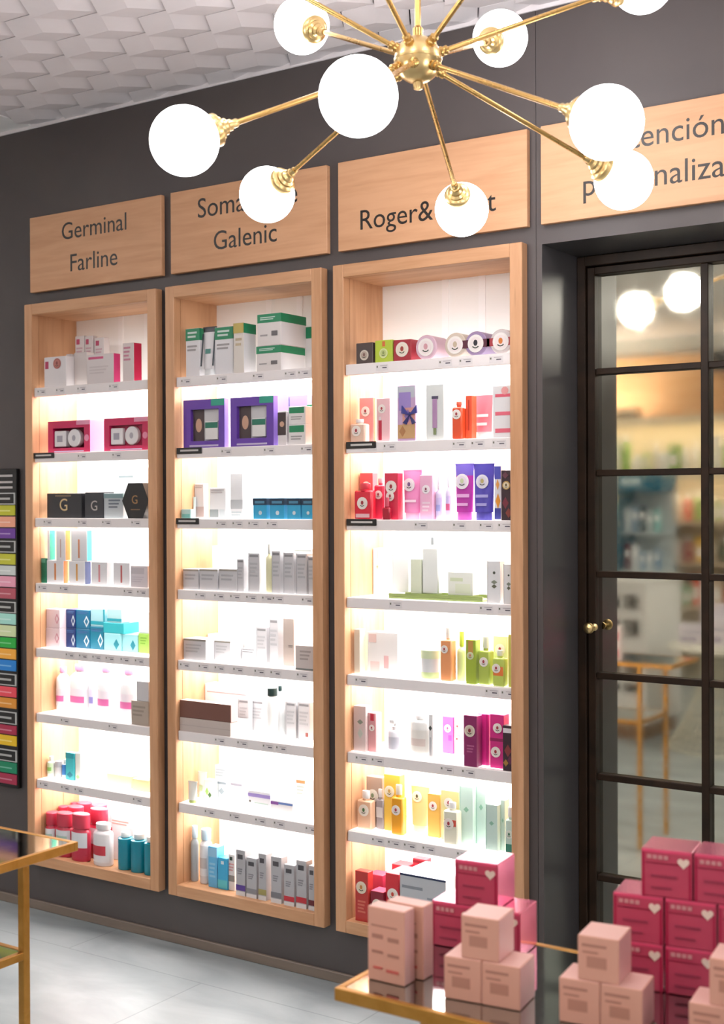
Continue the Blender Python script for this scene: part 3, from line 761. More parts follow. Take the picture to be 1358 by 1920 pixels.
q = P(L, 4, 'carton', 169, 194, 1175, 'dark teal carton with white rhombus', '#0d7f9c', yb=1218, dec=dm('#0d7f9c'))
q2 = P(L, 4, 'carton', 195, 226, 1188, 'light cyan carton with teal rhombus, by dark teal carton', '#9fdde4', yb=1221, dec=[('dia', .75, .4, .17, .3, '#128a9c')])
q3 = P(L, 4, 'carton', 227, 258, 1188, 'light cyan carton with teal rhombus, by green carton', '#9fdde4', yb=1223, hh=q2.h, dec=[('dia', .7, .4, .17, .3, '#128a9c')])
b1 = P(L, 4, 'carton', 194, 232, 1168, 'long aqua carton lying under two others', '#2db9c4', on=q2, d=.09)
P(L, 4, 'carton', 170, 199, 1142, 'white and teal carton stacked on dark teal carton', '#a9d6de', on=q, dec=[('rect', 0, .1, 1, .3, '#1f9fb0'), ('rect', .9, 0, 1, 1, '#1f9fb0')])
P(L, 4, 'carton', 201, 228, 1142, 'white and teal carton stacked on aqua carton', '#b3dade', on=b1, dec=[('rect', 0, .1, 1, .3, '#1f9fb0')])
q = P(L, 4, 'carton', 259.5, 279, 1188, 'apple green carton', '#a6d65e', yb=1225, dec=[('bars', .2, .4, .8, .8, 3, '#7fb23c')])
P(L, 4, 'carton', 260, 279, 1147, 'pale blue carton on green carton', '#dbe9f3', on=q)
pk = '#d96aa5'
for i, (x0, x1, y, yb) in enumerate(((88, 119, 1251, 1332), (124, 160, 1247, 1337), (176, 205, 1249, 1344), (218, 248, 1254, 1350))):
    P(L, 5, 'bottle', x0, x1, y, 'white lotion bottle with pink cap', '#efedf0', yb=yb, cap='#e79cc0', capf=.13, capr=.5, shoulder=.2, label=('#e6dbe4', .12, .5, pk), d=.05)
P(L, 5, 'bottle', 160, 174, 1262, 'slim white bottle with lilac print', '#ebe6ef', yf=.06, cap='#f1eef4', label=('#dcd2e6', .15, .6, '#8d86c4'))
P(L, 5, 'bottle', 237, 256, 1262, 'white bottle with blue print behind pink capped bottle', '#e8eaf2', yf=.09, cap='#f1f1f4', label=('#d6d9ea', .3, .7, '#7c86c0'))
q = P(L, 5, 'carton', 246, 279, 1315, 'taupe carton at the shelf end', '#c2b2a4', yf=-.02, dec=[('bars', .1, .3, .8, .8, 3, '#a5978b')])
P(L, 5, 'carton', 256, 279, 1278, 'pale grey carton on taupe carton', '#dfdde0', on=q)
P(L, 6, 'bottle', 83, 96, 1419, 'small white bottle with green print', '#eef1ea', yb=1458, cap='#e9efe4', label=('#cfe6bf', .2, .7, '#8cc46a'))
P(L, 6, 'jar', 97, 111, 1428, 'small grey lidded jar', '#d4d0d2', yb=1459, cap='#b9b6ba')
P(L, 6, 'bottle', 112, 121.5, 1425, 'small white bottle with blue label', '#edf0f4', yb=1460, label=('#3f83cc', .2, .75))
P(L, 6, 'carton', 123, 139, 1412, 'teal upright carton with dark rhombus', '#3fb9c2', yb=1463, dec=[('dia', .5, .2, .35, .12, '#0f7f95'), ('rect', 0, .8, 1, 1, '#1b9aa6')])
P(L, 6, 'carton', 141, 151, 1412, 'slim pale carton with green leaf', '#dfe2da', yb=1465, dec=[('dia', .5, .15, .35, .08, '#a9cc8f')])
P(L, 6, 'carton', 200, 246, 1453, 'low pale yellow carton, left of pair', '#efe7bd', yb=1476)
P(L, 6, 'carton', 248, 279, 1462, 'low pale yellow carton, right of pair', '#f0e4ae', yb=1484)
red = '#e0405a'
rb = dict(cap=red, capf=.3, capr=.92, shoulder=.1, rough=.3)
for x0, x1, y, yf, dd in ((70, 97, 1524, -.005, 'front row, left'), (98, 126, 1526, -.012, 'front row, middle'), (127, 158, 1528, -.022, 'front row, right'),
        (92, 117, 1513, .056, 'middle row, left'), (119, 146, 1514, .05, 'middle row, second'), (161, 192, 1518, .042, 'middle row, right'),
        (111, 135, 1506, .118, 'back row, left'), (137, 162, 1507, .112, 'back row, middle'), (164, 190, 1511, .106, 'back row, right')):
    P(L, 7, 'bottle', x0, x1, y, 'red capped bottle, '+dd, '#c9304c', yf=yf, yb=1605, d=.054, label=('#eef0f4', .3, .62, '#b9d6c8' if yf < .02 and x0 < 110 else '#eef0f4'), **rb)
P(L, 7, 'bottle', 168, 199, 1546, 'white tub bottle with red band', '#efe9ec', yf=-.022, cap='#f3eff1', capf=.14, capr=.75, shoulder=.12, label=('#f3eff1', .1, .75, '#d23a4a'), d=.058)
P(L, 7, 'carton', 200, 250, 1531, 'tall white carton behind blue bottles', '#f2efef', yf=.08, dec=[('bars', .1, .78, .8, .9, 2, '#d8ab9f'), ('rect', .04, .62, .1, .72, '#d0475c')])
for x0, x1, y in ((215, 236, 1562), (238, 262, 1566), (265, 283, 1571)):
    P(L, 7, 'bottle', x0, x1, y, 'teal blue bottle with white cap', '#138fa6', yf=-.015, cap='#eef3f4', capf=.14, capr=.6, shoulder=.03, rough=.12)
# ---- middle cabinet
C = 1
gb = lambda f: (GRN, f)
wt = [('bars', .15, .77, .8, .93, 2, '#dfeee8'), ('bars', .12, .5, .8, .65, 2)]
P(C, 0, 'carton', 348.5, 374.5, 616, 'white carton with green top band', '#ece9ec', yf=-.01, band=gb(.25), dec=wt)
t = P(C, 0, 'tube', 376, 401, 612, 'white tube with dark flanks', '#ece9ec', yf=-.012, cap='#eef0f2', band=('#26262e', .14), dec=[('r', .3, .45, .7, .55, '#4a8d83'), ('r', .0, .2, .12, .86, '#23323f'), ('r', .88, .2, .99, .86, '#23323f')])
P(C, 0, 'carton', 403, 437, 613, 'broad white carton with green top band', '#ece9ec', yf=-.01, band=gb(.26), dec=wt)
P(C, 0, 'carton', 438, 457, 606, 'carton with cream front and green topped side', '#e9e0d6', yf=-.02, xs=480, side='#ece9ec', band=(GRN, .2), dec=[('rect', -.0, .8, 1, 1, '#c9b25e'), ('bars', .2, .5, .8, .7, 2, '#cbb89a')])
q = P(C, 0, 'carton', 481, 527, 648, 'large green banded carton, lower of two', '#ebe3e0', yf=-.02, xs=572, band=gb(.3), side='#ecebee', dec=[('bars', .12, .78, .75, .9, 2, '#cfe6dc'), ('rect', .6, .25, .85, .4, '#6d686a'), ('bars', .12, .22, .42, .32, 1)])
P(C, 0, 'carton', 483, 527, 588, 'large green banded carton, upper of two', '#ebe3e0', on=q, xs=574, band=gb(.28), side='#ecebee', dec=[('bars', .12, .78, .75, .9, 2, '#cfe6dc'), ('rect', .6, .3, .85, .45, '#6d686a'), ('bars', .12, .25, .42, .35, 1)])
P(C, 0, 'carton', 572, 586, 613, 'green banded carton half hidden by frame', '#e7e3e3', yf=.12, band=gb(.25))
pu = '#6a3fae'
P(C, 1, 'gift_box', 344, 421, 749, 'purple gift box with small window', pu, yf=-.01, xs=429, win=(.18, .15, .86, .8), content='jar', side='#8d6cc9')
P(C, 1, 'gift_box', 432, 513, 744, 'purple gift box with large window', pu, yf=-.012, xs=521, win=(.15, .17, .84, .82), content='jar', side='#8d6cc9')
P(C, 1, 'carton', 514, 541, 739, 'lavender carton, left of pair behind', '#b9a9e2', yf=.07)
P(C, 1, 'carton', 543, 576, 741, 'lavender carton, right of pair behind', '#b3a2e0', yf=.07)
t = P(C, 1, 'carton', 521, 537, 771, 'narrow white carton with portrait print', '#e9e2e2', yf=-.01, d=.04, dec=[('rect', .0, .3, .95, .96, '#3f2e30'), ('disc', .5, .62, .26, '#d3a78d')])
q = P(C, 1, 'carton', 541, 573, 796, 'small white and green carton, lower of two', '#ebe7e6', yf=-.01, d=.05, dec=[('rect', .05, .62, .92, .95, GRN), ('bars', .15, .2, .8, .45, 2)])
P(C, 1, 'carton', 541, 573, 762, 'small white and green carton, upper of two', '#ebe7e6', on=q, d=.05, dec=[('rect', .05, .62, .92, .95, GRN), ('bars', .15, .2, .8, .45, 2)])
P(C, 1, 'carton', 576, 588, 758, 'green and white carton behind the frame', '#e6e6e6', yf=.06, band=gb(.2))
P(C, 2, 'carton', 331, 358, 955, 'small aqua carton at the far left', '#bfe7e6', yf=-.01, dec=[('rect', .1, .1, .9, .5, '#79c3bd')])
P(C, 2, 'tube', 350, 366, 932, 'pale aqua tube standing behind aqua carton', '#d5eff0', yf=.05)
sd = [('rect', 0, .04, 1, .3, '#b9b3b4'), ('bars', .1, .85, .8, .95, 2), ('bars', .1, .45, .9, .75, 3, '#dad7da')]
P(C, 2, 'carton', 364, 382, 907, 'grey carton with taupe base band', '#d0ced1', yf=.06, dec=[('rect', 0, .05, 1, .34, '#b09c9a'), ('bars', .1, .85, .9, .95, 2)])
P(C, 2, 'carton', 393, 423, 915, 'short grey carton with dark corner print', '#d2d2d4', yf=.04, dec=[('rect', 0, .05, .55, .3, '#8d9496'), ('rect', .62, .05, .95, .3, '#bcc3c8'), ('bars', .1, .8, .9, .95, 2)])
P(C, 2, 'carton', 432, 455, 888, 'tall grey carton', '#d6d6d8', yf=.03, dec=[('rect', 0, .22, 1, .42, '#adafb1'), ('bars', .1, .04, .9, .16, 2, '#aeb8bc')])
for i, (x0, x1) in enumerate(((474.5, 500), (506, 533), (538.5, 563), (566, 588))):
    P(C, 2, 'carton', x0, x1, 934, 'small bright blue carton with navy band', '#2fa9d6', yf=-.008, d=.04, band=('#0f3450', .33), dec=[('rect', .15, .74, .85, .86, '#4f8fb0'), ('disc', .55, .3, .12, '#d9e6ec')])
sl = lambda: [('bars', .1, .84, .9, .95, 1, '#8f8d90'), ('bars', .12, .35, .85, .75, 4, '#b9b8bb'), ('rect', .0, .0, .04, 1, '#a8a8aa')]
q_ = []
for x0, x1 in ((343.5, 372), (374, 408), (411, 444)):
    q_.append(P(C, 3, 'carton', x0, x1, 1067, 'low silver grey carton', SIL, yf=-.005, d=.06, dec=[('rect', 0, .9, 1, .98, '#a39a90'), ('bars', .12, .4, .8, .75, 2, '#b3b2b5')]))
P(C, 3, 'carton', 398, 443, 1024, 'white carton behind low silver cartons', '#f2f4f4', yf=.09)
for x0, x1, y in ((445, 457, 1048), (466, 486.5, 1037)):
    P(C, 3, 'carton', x0, x1, y, 'upright silver carton left of yellow bottle', SIL, yf=-.002, d=.04, dec=sl())
P(C, 3, 'bottle', 496, 507, 1020, 'slender pale yellow bottle', '#e9e6bd', yf=.0, capf=.2, cap='#d5d6d0')
for x0, x1, y in ((510, 525.5, 1033), (532, 550.5, 1036), (556, 575, 1038), (578, 588, 1043)):
    P(C, 3, 'carton', x0, x1, y, 'upright silver carton right of yellow bottle', SIL, yf=-.002, d=.04, dec=sl())
P(C, 3, 'carton', 552, 583, 1029, 'pale box behind the silver cartons', '#e3e6e3', yf=.09, dec=[('rect', 0, .94, 1, .97, '#8f968f')])
for x0, x1, y in ((341, 386, 1198), (388.5, 432, 1201)):
    P(C, 4, 'carton', x0, x1, y, 'low wide silver carton', SIL, yb=1238, d=.07, dec=[('rect', 0, .9, 1, .98, '#8f8a80'), ('bars', .1, .3, .8, .75, 3, '#b5b4b6')])
P(C, 4, 'carton', 345, 470, 1190, 'flat white box behind silver cartons', '#f0f0ee', yf=.125, d=.055)
P(C, 4, 'carton', 454, 478, 1216, 'low white carton with grey print', '#e3e2e4', yb=1238, d=.05, dec=[('bars', .05, .55, .95, .95, 2, '#8d8c90')])
P(C, 4, 'carton', 481, 500, 1176, 'silver carton, shorter of upright pair', SIL, yb=1243, d=.035, dec=sl())
P(C, 4, 'carton', 505.5, 521.5, 1159, 'silver carton, taller of upright pair', SIL, yb=1245, d=.035, dec=sl())
P(C, 4, 'carton', 531, 551, 1160, 'tall beige carton with blush side', '#bcaea6', yb=1249, xs=586, side='#ecd9d4', dec=[('bars', .5, .38, .9, .44, 2, '#7d736e')])
P(C, 4, 'carton', 554, 588, 1211, 'low blush carton at the shelf front', '#d8cbc6', yf=-.022, d=.05, dec=[('rect', 0, .02, 1, .08, '#7d8280'), ('bars', .25, .35, .85, .8, 3, '#b3a6a2')])
q = P(C, 5, 'carton', 331, 432, 1350, 'beige box under brown box', '#cfc0b8', yf=-.024, d=.10, dec=[('rect', .0, .45, 1, .5, '#bfb1aa')])
P(C, 5, 'carton', 331, 433, 1317, 'brown box resting on beige box', '#7d5145', on=q, d=.10, xs=446, side='#e3bdb6', top='#ece4e0')
P(C, 5, 'carton', 380, 466, 1285, 'white box with pink print at the back', '#f2ecec', yf=.11, dec=[('rect', .05, .8, .95, .83, '#c9a9a9'), ('rect', .05, .45, .6, .6, '#eccfd2')])
for x0, x1, y in ((447, 466.5, 1311), (471.5, 494, 1313)):
    P(C, 5, 'carton', x0, x1, y, 'silver carton left of black capped bottle', SIL, yb=1371, d=.04, dec=sl())
P(C, 5, 'bottle', 495, 513, 1291, 'white bottle with black cap', '#eceeee', yf=.03, cap='#16302e', capf=.16, capr=.85, shoulder=.04)
P(C, 5, 'bottle', 515, 527, 1287, 'slim white bottle with tiny black cap', '#edeff0', yf=.07, cap='#1d3a3c', capf=.1, capr=.5)
for x0, x1, y in ((512, 533, 1313), (536, 554.5, 1316), (559, 581, 1317)):
    P(C, 5, 'carton', x0, x1, y, 'silver carton right of black capped bottle', SIL, yf=.06, d=.04, dec=sl()+([('rect', .65, .1, .85, .2, '#a8564c')] if x0 == 559 else []))
P(C, 5, 'carton', 545, 586, 1300, 'pale green edged box behind silver cartons', '#e9eeea', yf=.115)
P(C, 6, 'tube', 349, 366, 1466, 'white tube with green foot', '#eef1ea', yb=1506, cap='#b9cf7a')
P(C, 6, 'tube', 368, 384, 1448, 'tall white tube with pale green print', '#eef2ec', yf=.06, cap='#dfe9d2', dec=[('r', .3, .3, .7, .5, '#b7d3a6')])
P(C, 6, 'carton', 382, 400, 1462, 'small white carton with green leaves', '#eaf0e6', yb=1500, dec=[('dia', .3, .4, .2, .2, '#9bcb6c'), ('dia', .6, .25, .2, .15, '#3d6b35')])
P(C, 6, 'carton', 403, 424, 1436, 'upright white carton with blue grey print', '#dde3e8', yb=1499, dec=[('bars', .1, .65, .9, .9, 3, '#b5c3cc'), ('rect', .0, .46, 1, .52, '#8d99a3'), ('dia', .6, .25, .25, .1, '#9aa5ad')])
P(C, 6, 'carton', 433, 454, 1439, 'upright white carton with lilac grey print', '#e4e2ea', yb=1503, dec=[('bars', .1, .65, .9, .9, 3, '#cbc6d6'), ('rect', .0, .46, 1, .52, '#9d99a5')])
P(C, 6, 'carton', 465, 507, 1484, 'flat white carton with violet stripe', '#f0eef2', yb=1521, d=.06, dec=[('rect', .0, .68, 1, .86, '#a48fd0'), ('disc', .1, .45, .04, '#6b6157'), ('rect', .3, .38, .9, .42, '#b7d3c2')])
P(C, 6, 'carton', 508, 549, 1503, 'flat white carton with blue and pink stripe', '#f0eef0', yb=1530, d=.06, dec=[('rect', .35, .78, 1, .92, '#6a86c4'), ('rect', 0, .72, .35, .92, '#8b4fa0')])
P(C, 6, 'carton', 555.5, 572, 1463, 'upright white carton with orange top', '#ecebea', yb=1522, dec=[('rect', 0, .9, 1, 1, '#e88a58'), ('bars', .1, .5, .9, .82, 3, '#b8bfb6'), ('dia', .55, .25, .25, .1, '#7d837d')])
P(C, 6, 'carton', 577, 590, 1462, 'plain white carton at the right end', '#f0f0f0', yb=1530)
P(C, 7, 'spray_bottle', 346, 366, 1549, 'tall clear blue grey bottle', '#b9c3c9', yb=1652, cap='#cfe4f0', capf=.22, capr=.7, rough=.15)
P(C, 7, 'bottle', 370, 388, 1556, 'tall white bottle with pale blue top', '#e6e4e6', yb=1658, cap='#d2e7f2', capf=.2, capr=.8, label=('#efeff1', .15, .7, '#cfc6c4'))
P(C, 7, 'carton', 390.5, 407, 1588, 'tall sky blue carton', '#6bbdec', yb=1664, d=.04, dec=[('bars', .15, .2, .8, .6, 4, '#9ad3f2'), ('rect', 0, .75, 1, .97, '#9ccff0')])
P(C, 7, 'carton', 408.5, 426, 1609, 'short bright blue carton', '#41b4e4', yb=1668, d=.04, dec=[('rect', .35, .8, .65, .9, '#e4f3fa'), ('rect', 0, .05, 1, .3, '#63d0dd')])
P(C, 7, 'carton', 427.5, 440, 1602, 'slim white carton with dark square', '#efecec', yb=1670, d=.03, dec=[('rect', .2, .83, .65, .93, '#334438'), ('rect', .0, .25, 1, .42, '#97948f'), ('bars', .1, .5, .9, .75, 3, '#dfa3a3')])
for x0, x1, y, bc, nm in ((442.5, 459.5, 1594, '#5b3f9b', 'violet'), (462, 481, 1609, '#8e8d92', 'pale grey'), (484.5, 499, 1601, '#aba05f', 'olive'), (508, 527.5, 1607, '#808086', 'dark grey'), (532.5, 551.5, 1622, '#cf2f3f', 'red, shorter'), (555.5, 574.5, 1614, '#c22a38', 'red, taller'), (578.5, 591, 1624, '#6d1f28', 'maroon')):
    P(C, 7, 'carton', x0, x1, y, 'silver carton with %s base band' % nm, '#bdbbbe', yf=-.018, d=.035, dec=[('rect', 0, .12, 1, .24, bc), ('rect', .2, .8, .75, .9, '#4d4a4f'), ('bars', .2, .45, .7, .6, 3, '#8f8d92'), ('rect', 0, 0, 1, .1, '#eceaea')])
# ---- right cabinet
R = 2
P(R, 0, 'soap_box', 668, 699, 643, 'dark brown square soap box', '#4a3b38', yf=-.015, d=.05, em=[(.5, .42, .26, '#d9cfc0', '#b9a89a', '#7c5a50')])
P(R, 0, 'soap_box', 703.5, 736, 638, 'lime green square soap box', '#b9cf38', yf=-.012, d=.05, em=[(.5, .42, .24, '#dfe6a8', '#c3cf86', '#8f9c5a')], dec=[('rect', .42, .72, .58, .95, '#d96a3a')])
P(R, 0, 'soap_box', 738, 771, 637, 'red square soap box with round seal', '#a82534', yf=-.012, d=.07, side='#c9404e', em=[(.5, .55, .36, '#f1e8d8', '#efe2cf', '#a33b33')])
for x0, x1, y, cl, st, co, nm in ((783, 815, 628, '#dcb9c9', None, '#d9a0a8', 'pale pink'), (838, 870, 624, '#d9c9b8', None, '#c9b49a', 'cream'), (874, 911, 621, '#a28ab0', '#5b1f33', '#2a2430', 'violet'), (924, 955, 617, '#d8cdcc', '#a8323d', '#d77a2c', 'white')):
    P(R, 0, 'round_soap', x0, x1, y, 'round %s wrapped soap' % nm, cl, yf=-.01, d=.09, strap=st, core=co)
lb = ('#f7efe6', '#f5e9e2', '#a8323d')
P(R, 1, 'bottle', 656, 684, 786, 'short pale orange bottle at the left', '#f0cbb6', yf=-.015, box=True, d=.03, capf=.15, em=[(.45, .5, .3, *lb)])
P(R, 1, 'carton', 674, 700, 746, 'pink and orange carton', '#ee9a98', yf=.03, xs=704, side='#f0683c', em=[(.45, .7, .3, *lb)], d=.03)
P(R, 1, 'carton', 706, 731, 747, 'pale pink carton with red bottle print', '#f0c2c6', yf=.0, d=.03, dec=[('rect', .15, .05, .4, .5, '#bf2440'), ('rect', .22, .5, .33, .58, '#efe4e4')], em=[(.42, .76, .28, *lb)])
t = P(R, 1, 'carton', 745, 779, 723, 'tall carton printed with violet and orange flowers', '#c7a6c9', yf=-.01, d=.03, dec=[('rect', .02, .78, .98, .98, '#bfc3cc'), ('rect', .1, .55, .75, .88, '#9d86c8'), ('rect', .3, .3, .98, .6, '#d99a90'), ('rect', .05, .05, .98, .3, '#c9a070'), ('dia', .6, .45, .2, .12, '#8f6fae'), ('dia', .3, .18, .18, .1, '#b07a4c')])
bw = MB()
bw.box(.010, .016, -.004, -.0005, t.h*.45, t.h*.52, '#262a6a', .001)
for sgn in (-1, 1):
    bw.poly([(.013, t.h*.47), (.013+sgn*.026, t.h*.64), (.013+sgn*.028, t.h*.50)], -.006, -.001, '#34388a')
    bw.poly([(.013, t.h*.47), (.013+sgn*.010, t.h*.30), (.013+sgn*.024, t.h*.33)], -.005, -.001, '#262a6a')
bw.build('ribbon_bow', t.o)
t = P(R, 1, 'carton', 799, 832, 721, 'pale carton holding a mauve hand cream', '#dfe3e0', yf=-.005, d=.03)
tb = MB().box(-.007, .009, -.0035, -.0006, t.h*.22, t.h*.74, '#b48cb4', .001).box(-.009, .012, -.003, -.0006, t.h*.74, t.h*.79, '#4b4660').box(-.004, .006, -.0035, -.0006, t.h*.1, t.h*.22, '#7c8a5e', .001)
tb.build('hand_cream_tube', t.o)
P(R, 1, 'bottle', 847, 866, 753, 'orange red bottle with round label', '#e8552f', yf=-.012, box=True, d=.03, capf=.1, cap='#e9664a', em=[(.5, .66, .42, *lb)])
P(R, 1, 'carton', 867, 885, 742, 'orange red slim carton', '#ea5a38', yf=.01, d=.03, dec=[('rect', .4, .2, .6, .9, '#c43c28')])
P(R, 1, 'tube', 885, 920, 718, 'coral pink tube with white head', '#ee6f7e', yf=.05, cap='#f4c9cb', band=('#f3dcdc', .3), dec=[('r', .15, .25, .8, .3, '#f7dfe0'), ('r', .15, .4, .85, .45, '#f7dfe0')])
t = P(R, 1, 'carton', 924, 957, 723, 'white carton with three pink bars', '#eceaec', yf=-.012, d=.04, dec=[('rect', .15, .78, 1, .84, '#e85f76'), ('rect', .15, .43, 1, .5, '#ea6a80'), ('rect', .15, .1, 1, .18, '#ea6a80'), ('disc', .7, .9, .2, '#eba3a3')])
P(R, 2, 'bottle', 664, 696, 906, 'scarlet bottle with round white label', '#e2263f', yf=-.015, box=True, d=.03, capf=.16, capr=.6, cap='#e23a4c', em=[(.5, .45, .3, *lb)], label=('#f2c3c8', .06, .16))
P(R, 2, 'carton', 675, 699, 887, 'coral carton behind scarlet bottle', '#ee5a60', yf=.04, d=.03, em=[(.5, .7, .35, *lb)])
P(R, 2, 'bottle', 701, 719, 897, 'small crimson bottle with pink top', '#e43a58', yf=.02, box=True, d=.025, capf=.12, cap='#f0a7ae', em=[(.5, .6, .38, *lb)])
P(R, 2, 'carton', 721, 746.5, 887, 'crimson carton with tall white emblem', '#e23352', yf=-.002, d=.03, em=[(.5, .7, .4, *lb), (.45, .5, .3, *lb)])
P(R, 2, 'bottle', 716, 731, 933, 'tiny dark red bottle in front', '#b41c35', yf=-.022, box=True, d=.015, capf=.4, cap='#d9556a')
P(R, 2, 'tube', 751, 786, 881, 'bubblegum pink tube', '#f08fc4', yf=.01, cap='#f4b9d6', em=[(.4, .7, .3, '#f8f0f4', '#f6e9ef', '#7a5b8c')], dec=[('r', .2, .35, .8, .4, '#f8dcea')])
P(R, 2, 'carton', 787.5, 811, 891, 'pale pink carton by the pink tube', '#f1b6d4', yf=.01, d=.03, em=[(.5, .68, .3, '#f8f0f4', '#f6e9ef', '#8c3b53')], dec=[('bars', .2, .15, .8, .4, 3, '#f7dcea')])
P(R, 2, 'bottle', 815, 826, 892, 'slim lilac bottle, left of two', '#d5cdea', yf=.02, capf=.3, cap='#ece8f2', label=('#c3b9e2', .1, .5, '#9aa0d8'))
P(R, 2, 'bottle', 833, 844, 886, 'slim lilac bottle, right of two', '#dcd4ee', yf=.03, capf=.3, cap='#efebf5', label=('#cbbfe8', .1, .5, '#d05f8a'))
P(R, 2, 'tube', 849, 884, 869, 'magenta tube with violet head', '#b2269c', yf=.01, cap='#c04fb0', band=('#6f5cc0', .28), em=[(.45, .68, .36, '#f4eef2', '#e9dcec', '#c7d3a8')], dec=[('r', .2, .4, .85, .46, '#e2a6da'), ('r', .2, .25, .8, .3, '#e2a6da')])
P(R, 2, 'tube', 883, 922, 869, 'violet blue tube', '#4a3fae', yf=-.005, cap='#5a50b8', em=[(.5, .68, .3, '#f0ecf6', '#e6e0f2', '#c0b070')], dec=[('r', .2, .4, .8, .45, '#a7a0dc'), ('r', .25, .25, .75, .3, '#a7a0dc')])
P(R, 2, 'carton', 918, 940, 873, 'white carton with blue and orange flowers', '#e9e6ee', yf=.01, d=.03, dec=[('rect', .05, .75, .95, .98, '#4a4fb4'), ('dia', .5, .65, .25, .1, '#e9a04c'), ('dia', .55, .35, .35, .14, '#f09a2c'), ('rect', .05, .02, .95, .22, '#3c4299')])
P(R, 2, 'carton', 940, 960, 882, 'dark floral carton with gold seal', '#3a2732', yf=-.02, d=.03, dec=[('dia', .4, .35, .3, .12, '#7c2c3c'), ('dia', .7, .15, .3, .1, '#8a3d34'), ('dia', .4, .9, .3, .07, '#6a3a4a')], em=[(.5, .7, .36, '#c9a35c', '#e9dcc0', '#6a5a34')])
P(R, 3, 'carton', 689, 720.5, 1028, 'white carton with faint green emblem', '#f1f1ee', yb=1114, d=.035, dec=[('rect', .42, .78, .46, .98, '#b9c9a8'), ('dia', .4, .6, .12, .06, '#c6cfbc'), ('disc', .4, .6, .05, '#8fa07c')])
t = P(R, 3, 'tray', 729, 905, 1116, 'green edged tray under the glass gift items', '#8a9a5c', yf=.0, d=.1)
P(R, 3, 'bottle', 791, 822, 1008, 'clear bottle with grey stopper on tray', '#edf0ec', on=t, yf=.02, box=True, d=.03, cap='#8d9294', capf=.13, capr=.2)
P(R, 3, 'carton', 770, 790, 1048, 'pale green carton on tray', '#e3ead2', on=t, yf=.02, d=.03)
P(R, 3, 'carton', 735, 766, 1040, 'plain white carton on tray', '#f0f1f1', on=t, yf=.05, d=.03)
P(R, 3, 'carton', 840, 887, 1073, 'low white carton with green print on tray', '#eef0e8', on=t, yf=.02, d=.04, dec=[('rect', .1, .6, .6, .75, '#d3ddba'), ('rect', .3, .1, .9, .5, '#e6ecd4')])
wd_ = [('dia', .55, .5, .25, .05, '#8d9484'), ('disc', .55, .72, .1, '#4d5346'), ('dia', .55, .4, .2, .05, '#6f6f5c'), ('rect', .0, .0, .03, 1, '#b5b7ba')]
P(R, 3, 'carton', 913.5, 938, 1052, 'white upright carton with dark emblem, left of pair', '#ededee', yf=-.01, d=.03, dec=wd_)
P(R, 3, 'carton', 944.5, 962, 1058, 'white upright carton with dark emblem, right of pair', '#ededee', yf=-.015, d=.03, dec=wd_)
P(R, 4, 'carton', 689, 746, 1186, 'white gift box with pale pink print', '#efeae8', yf=.03, d=.05, dec=[('rect', .05, .75, .3, .95, '#e9c8c2'), ('rect', .1, .05, .4, .3, '#ecd0cc'), ('rect', .55, .15, .7, .45, '#e6b7b7')])
P(R, 4, 'carton', 664, 675, 1180, 'slim cream carton by the side panel', '#ece2cf', yf=.0, d=.03)
P(R, 4, 'jar', 781, 817, 1219, 'white jar with pale green bands', '#dfe0e2', yf=.0, cap='#d9e6bd', capf=.3, label=('#cfe0a4', .05, .35))
P(R, 4, 'bottle', 825, 847, 1178, 'orange scent bottle with white dropper top', '#eda06c', yf=.0, box=True, d=.03, cap='#e6dfd6', capf=.2, capr=.35, em=[(.4, .6, .3, *lb)], shoulder=.05)
P(R, 4, 'bottle', 852, 870, 1185, 'pale lime slim bottle', '#dfe8a8', yf=.02, cap='#c6da4c', capf=.3, capr=.5)
P(R, 4, 'carton', 873.5, 892, 1200, 'olive green carton', '#a9bf3e', yf=-.01, d=.03, dec=[('rect', .25, .7, .75, .98, '#cf9a4c')], em=[(.48, .64, .34, '#dfe3c0', '#cfd6a8', '#c97a5c')])
P(R, 4, 'bottle', 896, 918, 1195, 'green bottle with orange flanks', '#b7c95c', yf=-.005, box=True, d=.03, capf=.24, capr=.5, cap='#e9ecd4', em=[(.52, .48, .36, *lb)])
P(R, 4, 'carton', 925, 951, 1193, 'white and lime carton at the back', '#e3eab4', yf=.04, d=.03, em=[(.5, .72, .36, *lb)])
P(R, 4, 'bottle', 923, 946, 1220, 'lime bottle with orange side label', '#c6d868', yf=-.015, box=True, d=.025, capf=.16, capr=.5, cap='#eef0dc', em=[(.35, .5, .34, *lb)], label=('#f0813c', .3, .55))
P(R, 4, 'carton', 953, 964, 1190, 'yellow green carton half hidden by frame', '#d8dc6a', yf=-.01, d=.03)
P(R, 5, 'carton', 663, 686, 1324, 'greyish pink carton', '#dcc7c4', yb=1409, d=.035, dec=[('dia', .55, .65, .25, .06, '#8d9484'), ('dia', .55, .4, .22, .12, '#c6cdc2')])
P(R, 5, 'carton', 687.5, 705, 1337, 'rosy carton with red tab', '#d99a9c', yb=1410, d=.035, dec=[('rect', .3, .8, .75, .98, '#c92c40')], em=[(.5, .62, .34, *lb)])
P(R, 5, 'pump_bottle', 723, 746, 1350, 'white pump bottle with grey lines', '#dfdfe6', yf=.01, label=('#c3c3ce', .15, .5))
P(R, 5, 'bottle', 765, 801, 1342, 'wide white bottle with faint print', '#eeedea', yf=.01, d=.04, capf=.1, capr=.5, shoulder=.1, label=('#e6e3dc', .15, .65, '#d9c9c2'))
P(R, 5, 'carton', 804, 812, 1340, 'very slim white carton with dark emblem', '#eeeeee', yf=.0, d=.03, dec=[('dia', .4, .7, .4, .06, '#3f4440'), ('rect', .25, .1, .6, .5, '#c3c3c6')])
